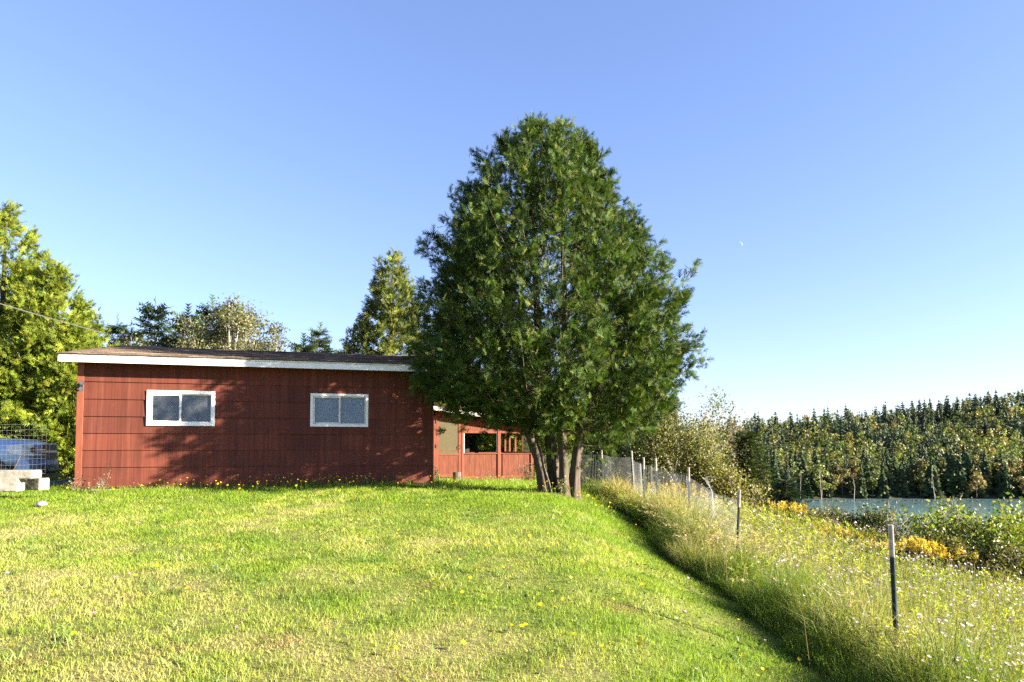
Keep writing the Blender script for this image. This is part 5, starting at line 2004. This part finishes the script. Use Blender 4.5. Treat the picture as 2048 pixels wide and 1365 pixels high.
def far_broad(rng, h, r, lobes=11, per=42, size=.6, cols=None, wts=None):
    Vs, Qs, Cs, n0 = [], [], [], 0
    base = vary(1, mixcols(1, cols, wts, rng), .1, .05, rng)[0]
    for _ in range(lobes):
        ph, rr = rng.uniform(0, 6.28), r * .62 * math.sqrt(rng.uniform(0, 1))
        zc = h * rng.uniform(.24, .84)
        lr = r * rng.uniform(.34, .52) * (1.15 - .45 * (zc / h))
        d = norm(rng.normal(size=(per, 3)) + np.array([0, 0, .25]))
        P = np.array([rr * math.cos(ph), rr * math.sin(ph), zc]) + d * lr * rng.uniform(.6, 1.05, (per, 1)) * np.array([1, 1, .85])
        D = np.cross(d, rng.normal(size=(per, 3))) + .35 * rng.normal(size=(per, 3))
        V, F_, C = stamp(LEAF[0] - np.array([.5, 0, 0]), LEAF[1], P, D, norm(d) + .3 * rng.normal(size=(per, 3)), size * rng.uniform(.6, 1.3, per) , vary(per, base, .22, .08, rng))
        Vs.append(V); Qs.append(F_[0] + n0); Cs.append(C); n0 += len(V)
    return np.concatenate(Vs), np.concatenate(Qs), np.concatenate(Cs)


FC = ((.050, .075, .030), (.075, .102, .038), (.11, .135, .048))
FB = ((.19, .20, .055), (.25, .235, .065), (.15, .185, .05), (.23, .175, .07), (.12, .165, .05))
LOW = {'conifer': [], 'broad': [], 'pale': []}
PROT = {'conifer': [], 'broad': [], 'pale': []}
for i in range(6):
    LOW['conifer'].append(far_conifer(rg, 10.0, rg.uniform(1.9, 2.8), 9, 6, FC, (3, 2, 1)))
    PROT['conifer'].append((far_conifer(rg, 10.0, rg.uniform(1.9, 2.8), 16, 10, FC, (3, 2, 1)), .0))
for i in range(4):
    LOW['pale'].append(far_conifer(rg, 10.0, rg.uniform(1.0, 1.5), 8, 4, ((.075, .082, .045), (.10, .095, .055), (.05, .065, .034)), (2, 1, 2), .2))
    PROT['pale'].append((far_conifer(rg, 10.0, rg.uniform(1.0, 1.5), 15, 8, ((.075, .082, .045), (.10, .095, .055), (.05, .065, .034)), (2, 1, 2), .3), .0))
for i in range(8):
    LOW['broad'].append(far_broad(rg, 7.5, rg.uniform(1.8, 2.9), 8, 15, .85, FB, (3, 3, 3, 1, 2)))
    PROT['broad'].append((far_broad(rg, 7.5, rg.uniform(1.8, 2.9), 12, 46, .55, FB, (3, 3, 3, 1, 2)), .0))


def trunk_mesh(h, r, name):
    mb = MB()
    mb.tube([(0, 0, -.6), (0, 0, h * .5), (0, 0, h * .95)], [r, r * .7, r * .15], 5, cap=False)
    return mb.mesh(name)


PM = {}
for k, L in PROT.items():
    PM[k] = []
    for (V, Fq, C), _ in L:
        me = np_mesh('far_' + k + '_crown', V, Fq, C)
        me.materials.append(MAT['needle'] if k != 'broad' else MAT['broadleaf'])
        tm = trunk_mesh(7.0 if k == 'broad' else 9.8, .13, 'far_' + k + '_trunk')
        tm.materials.append(MAT['bark_dark'])
        PM[k].append((me, tm))

LBL = {'conifer': ('far_spruce', 'dark spruce in the wood on the far shore', 'far shore spruces'),
       'broad': ('far_maple', 'olive rounded broadleaf tree in the far shore wood', 'far shore broadleaf trees'),
       'pale': ('far_pale_spruce', 'thin greyish spruce standing in the wood on the far shore', 'far shore grey spruces')}

# scatter with a minimum distance, rows parallel to the shore
pts = []
yrow = 191.0
while yrow < 374:
    dx = 2.7 + (yrow - 191) * .010
    x = 0.0 + rg.uniform(0, dx)
    xmax = .86 * yrow
    while x < xmax:
        pts.append((x + rg.normal(0, .9), yrow + rg.normal(0, 1.4)))
        x += dx * rg.uniform(.75, 1.3)
    yrow += 3.7 + (yrow - 191) * .030
pts = np.array(pts)
hz_ = H(pts[:, 0], pts[:, 1])
ok = (hz_ > WZ + .5)
pts, hz_ = pts[ok], hz_[ok]
patch = vnoise(pts[:, 0], pts[:, 1], 26, 91) * .7 + vnoise(pts[:, 0], pts[:, 1], 9, 92) * .3
kinds = []
for (x, y), pn, hh_ in zip(pts, patch, hz_):
    front = hh_ < WZ + 3.2
    u = rg.uniform()
    ridge = y > 320
    if front:
        kinds.append('pale' if u < .13 else ('conifer' if u < .6 else 'broad'))
    elif ridge:
        kinds.append('conifer' if u < .6 else 'broad')
    else:
        kinds.append('broad' if pn + .25 * (u - .5) > .35 else ('conifer' if u < .9 else 'pale'))
# which are largest in view: the nearest in the frame
cxr = pts[:, 0] / pts[:, 1]
inview = (cxr > .27) & (cxr < .76)
order = np.argsort(np.where(inview, pts[:, 1], 9999))
single = set(order[:240].tolist())
stuffmb = MB()
for i, ((x, y), k) in enumerate(zip(pts, kinds)):
    s = rg.uniform(.65, 1.25) * (1.18 if hz_[i] < WZ + 3.2 else 1.0)
    v = rg.integers(len(PM[k]))
    rz = rg.uniform(0, 6.28)
    sx = s * rg.uniform(.85, 1.15)
    if i in single:
        nm, lb, gp = LBL[k]
        t = thing(nm, lb, 'tree', (x, y, hz_[i] - .2), rz, gp)
        t.scale = (sx, sx, s)
        obj('crown', PM[k][v][0], None, t)
        obj('trunk', PM[k][v][1], None, t)
    else:
        V, Fq, C = LOW[k][v]
        c, sn = math.cos(rz), math.sin(rz)
        W_ = np.stack([(V[:, 0] * c - V[:, 1] * sn) * sx + x, (V[:, 0] * sn + V[:, 1] * c) * sx + y, V[:, 2] * s + hz_[i] - .2], 1)
        stuffmb.add(W_, Fq, C * (rg.uniform(.8, 1.15) * (.62 + .8 * vnoise(x, y, 22, 95))))
tag(stuffmb.build('far_woodland', MAT['broadleaf'], color=True), 'mixed spruce and broadleaf forest covering the far hillside', 'forest', kind='stuff')

# bleached dead trees at the far waterline
def snag(rng, h):
    mb = MB()
    mb.tube([(0, 0, -.5), (.1, 0, h * .5), (rng.normal() * .3, 0, h)], [.12, .09, .03], 5, cap=False)
    for _ in range(9):
        z = h * rng.uniform(.3, .95); ph = rng.uniform(0, 6.28); L = rng.uniform(.5, 1.6) * (1.2 - z / h)
        mb.tube([(0, 0, z), (math.cos(ph) * L, math.sin(ph) * L, z + rng.uniform(-.3, .4))], [.05, .015], 3, cap=False)
    return mb


sg = [snag(rg, 10.0).mesh('dead_tree') for _ in range(3)]
MAT['snag'] = simple('bleached_wood', (.28, .25, .22), (.17, .155, .135), 6, .9)
for m_ in sg:
    m_.materials.append(MAT['snag'])
for k, px in enumerate((1598, 1640, 1705, 1772, 1866)):
    Y = 197 + rg.uniform(0, 8)
    x = (px - 1024) / F * Y
    o = obj('dead_tree', sg[k % 3], None)
    o.location = (x, Y, Hs(x, Y)); o.rotation_euler = (rg.normal() * .06, rg.normal() * .06, rg.uniform(0, 6)); o.scale = (1, 1, rg.uniform(.55, .95))
    tag(o, 'bleached dead tree trunk standing near the far waterline', 'dead tree', 'dead trees along the far shore')

# rocks / wrack along the far waterline
mb = MB()
for _ in range(260):
    x = rg.uniform(60, 165); y = 191 + rg.uniform(-1, 3)
    z = max(Hs(x, y), WZ)
    r = rg.uniform(.15, .55)
    bmv = rg.normal(size=(12, 3)); bmv = norm(bmv) * r * rg.uniform(.6, 1.1, (12, 1)) * [1.3, 1.3, .6] + [x, y, z]
    bm = bmesh.new()
    for v in bmv: bm.verts.new(v)
    res = bmesh.ops.convex_hull(bm, input=list(bm.verts))
    bm.verts.index_update()
    bmesh.ops.triangulate(bm, faces=bm.faces)
    bm.verts.ensure_lookup_table(); bm.verts.index_update()
    mb.add([tuple(v.co) for v in bm.verts], np.array([[v.index for v in f.verts] for f in bm.faces]))
    bm.free()
MAT['rock'] = simple('shore_rock', (.09, .07, .055), (.05, .042, .034), 2, .9)
tag(mb.build('shore_rocks', MAT['rock']), 'low brown rocks and weed along the far waterline', 'rocks', kind='stuff')

# utility pole on the hillside
q = at(1935, 905, 265)
up_ = thing('utility_pole', 'thin pale utility pole rising from the far hillside trees', 'pole', (q.x, 265, q.z - 9))
mb = MB(); mb.tube([(0, 0, 0), (0, 0, 12.2)], [.22, .16], 7); mb.build('pole', MAT['snag'], up_)
mb = MB(); mb.box(-.9, .9, -.08, .08, 11.3, 11.5); mb.build('crossarm', MAT['snag'], up_)
mb = MB(); mb.tube([(0, 0, 11.6), (-6, 0, 10.0), (-14, 0, 7.0), (-22, 0, 3)], .05, 3); mb.build('line', MAT['wire'], up_)

# daytime moon: a thick lune of a sphere, far away
q = at(1480, 489, 4000)
R = 4000 * 5.5 / F
rows = []
n = 18
lat = np.linspace(-math.pi / 2, math.pi / 2, n)
mb = MB()
V = []
for l in lat:
    for fr in (1.0, .80, .62):
        # outer limb at fr=1; terminator curve bends inward
        xx = R * math.cos(l) * (fr if fr == 1.0 else (1 - (1 - fr) * 1.2))
        V.append((xx, -R * .25 * (1 - fr), R * math.sin(l)))
for l in lat:
    V.append((R * math.cos(l) * .8, R * .25, R * math.sin(l)))
V = np.array(V)
Q = [(i * 3 + a, i * 3 + a + 1, i * 3 + a + 4, i * 3 + a + 3) for i in range(n - 1) for a in (0, 1)]
Q += [(i * 3, i * 3 + 3, n * 3 + i + 1, n * 3 + i) for i in range(n - 1)]
Q += [(i * 3 + 2, n * 3 + i, n * 3 + i + 1, i * 3 + 5) for i in range(n - 1)]
mb.add(V, np.array(Q))
MAT['moon'] = simple('moon_rock', (.24, .24, .25), (.21, .21, .23), .02, .95, 0, .0)
o = mb.build('moon', MAT['moon'])
o.location = q
o.rotation_euler = (0, math.radians(-35), 0)
tag(o, 'faint pale crescent moon in the blue sky right of the cedar', 'moon')
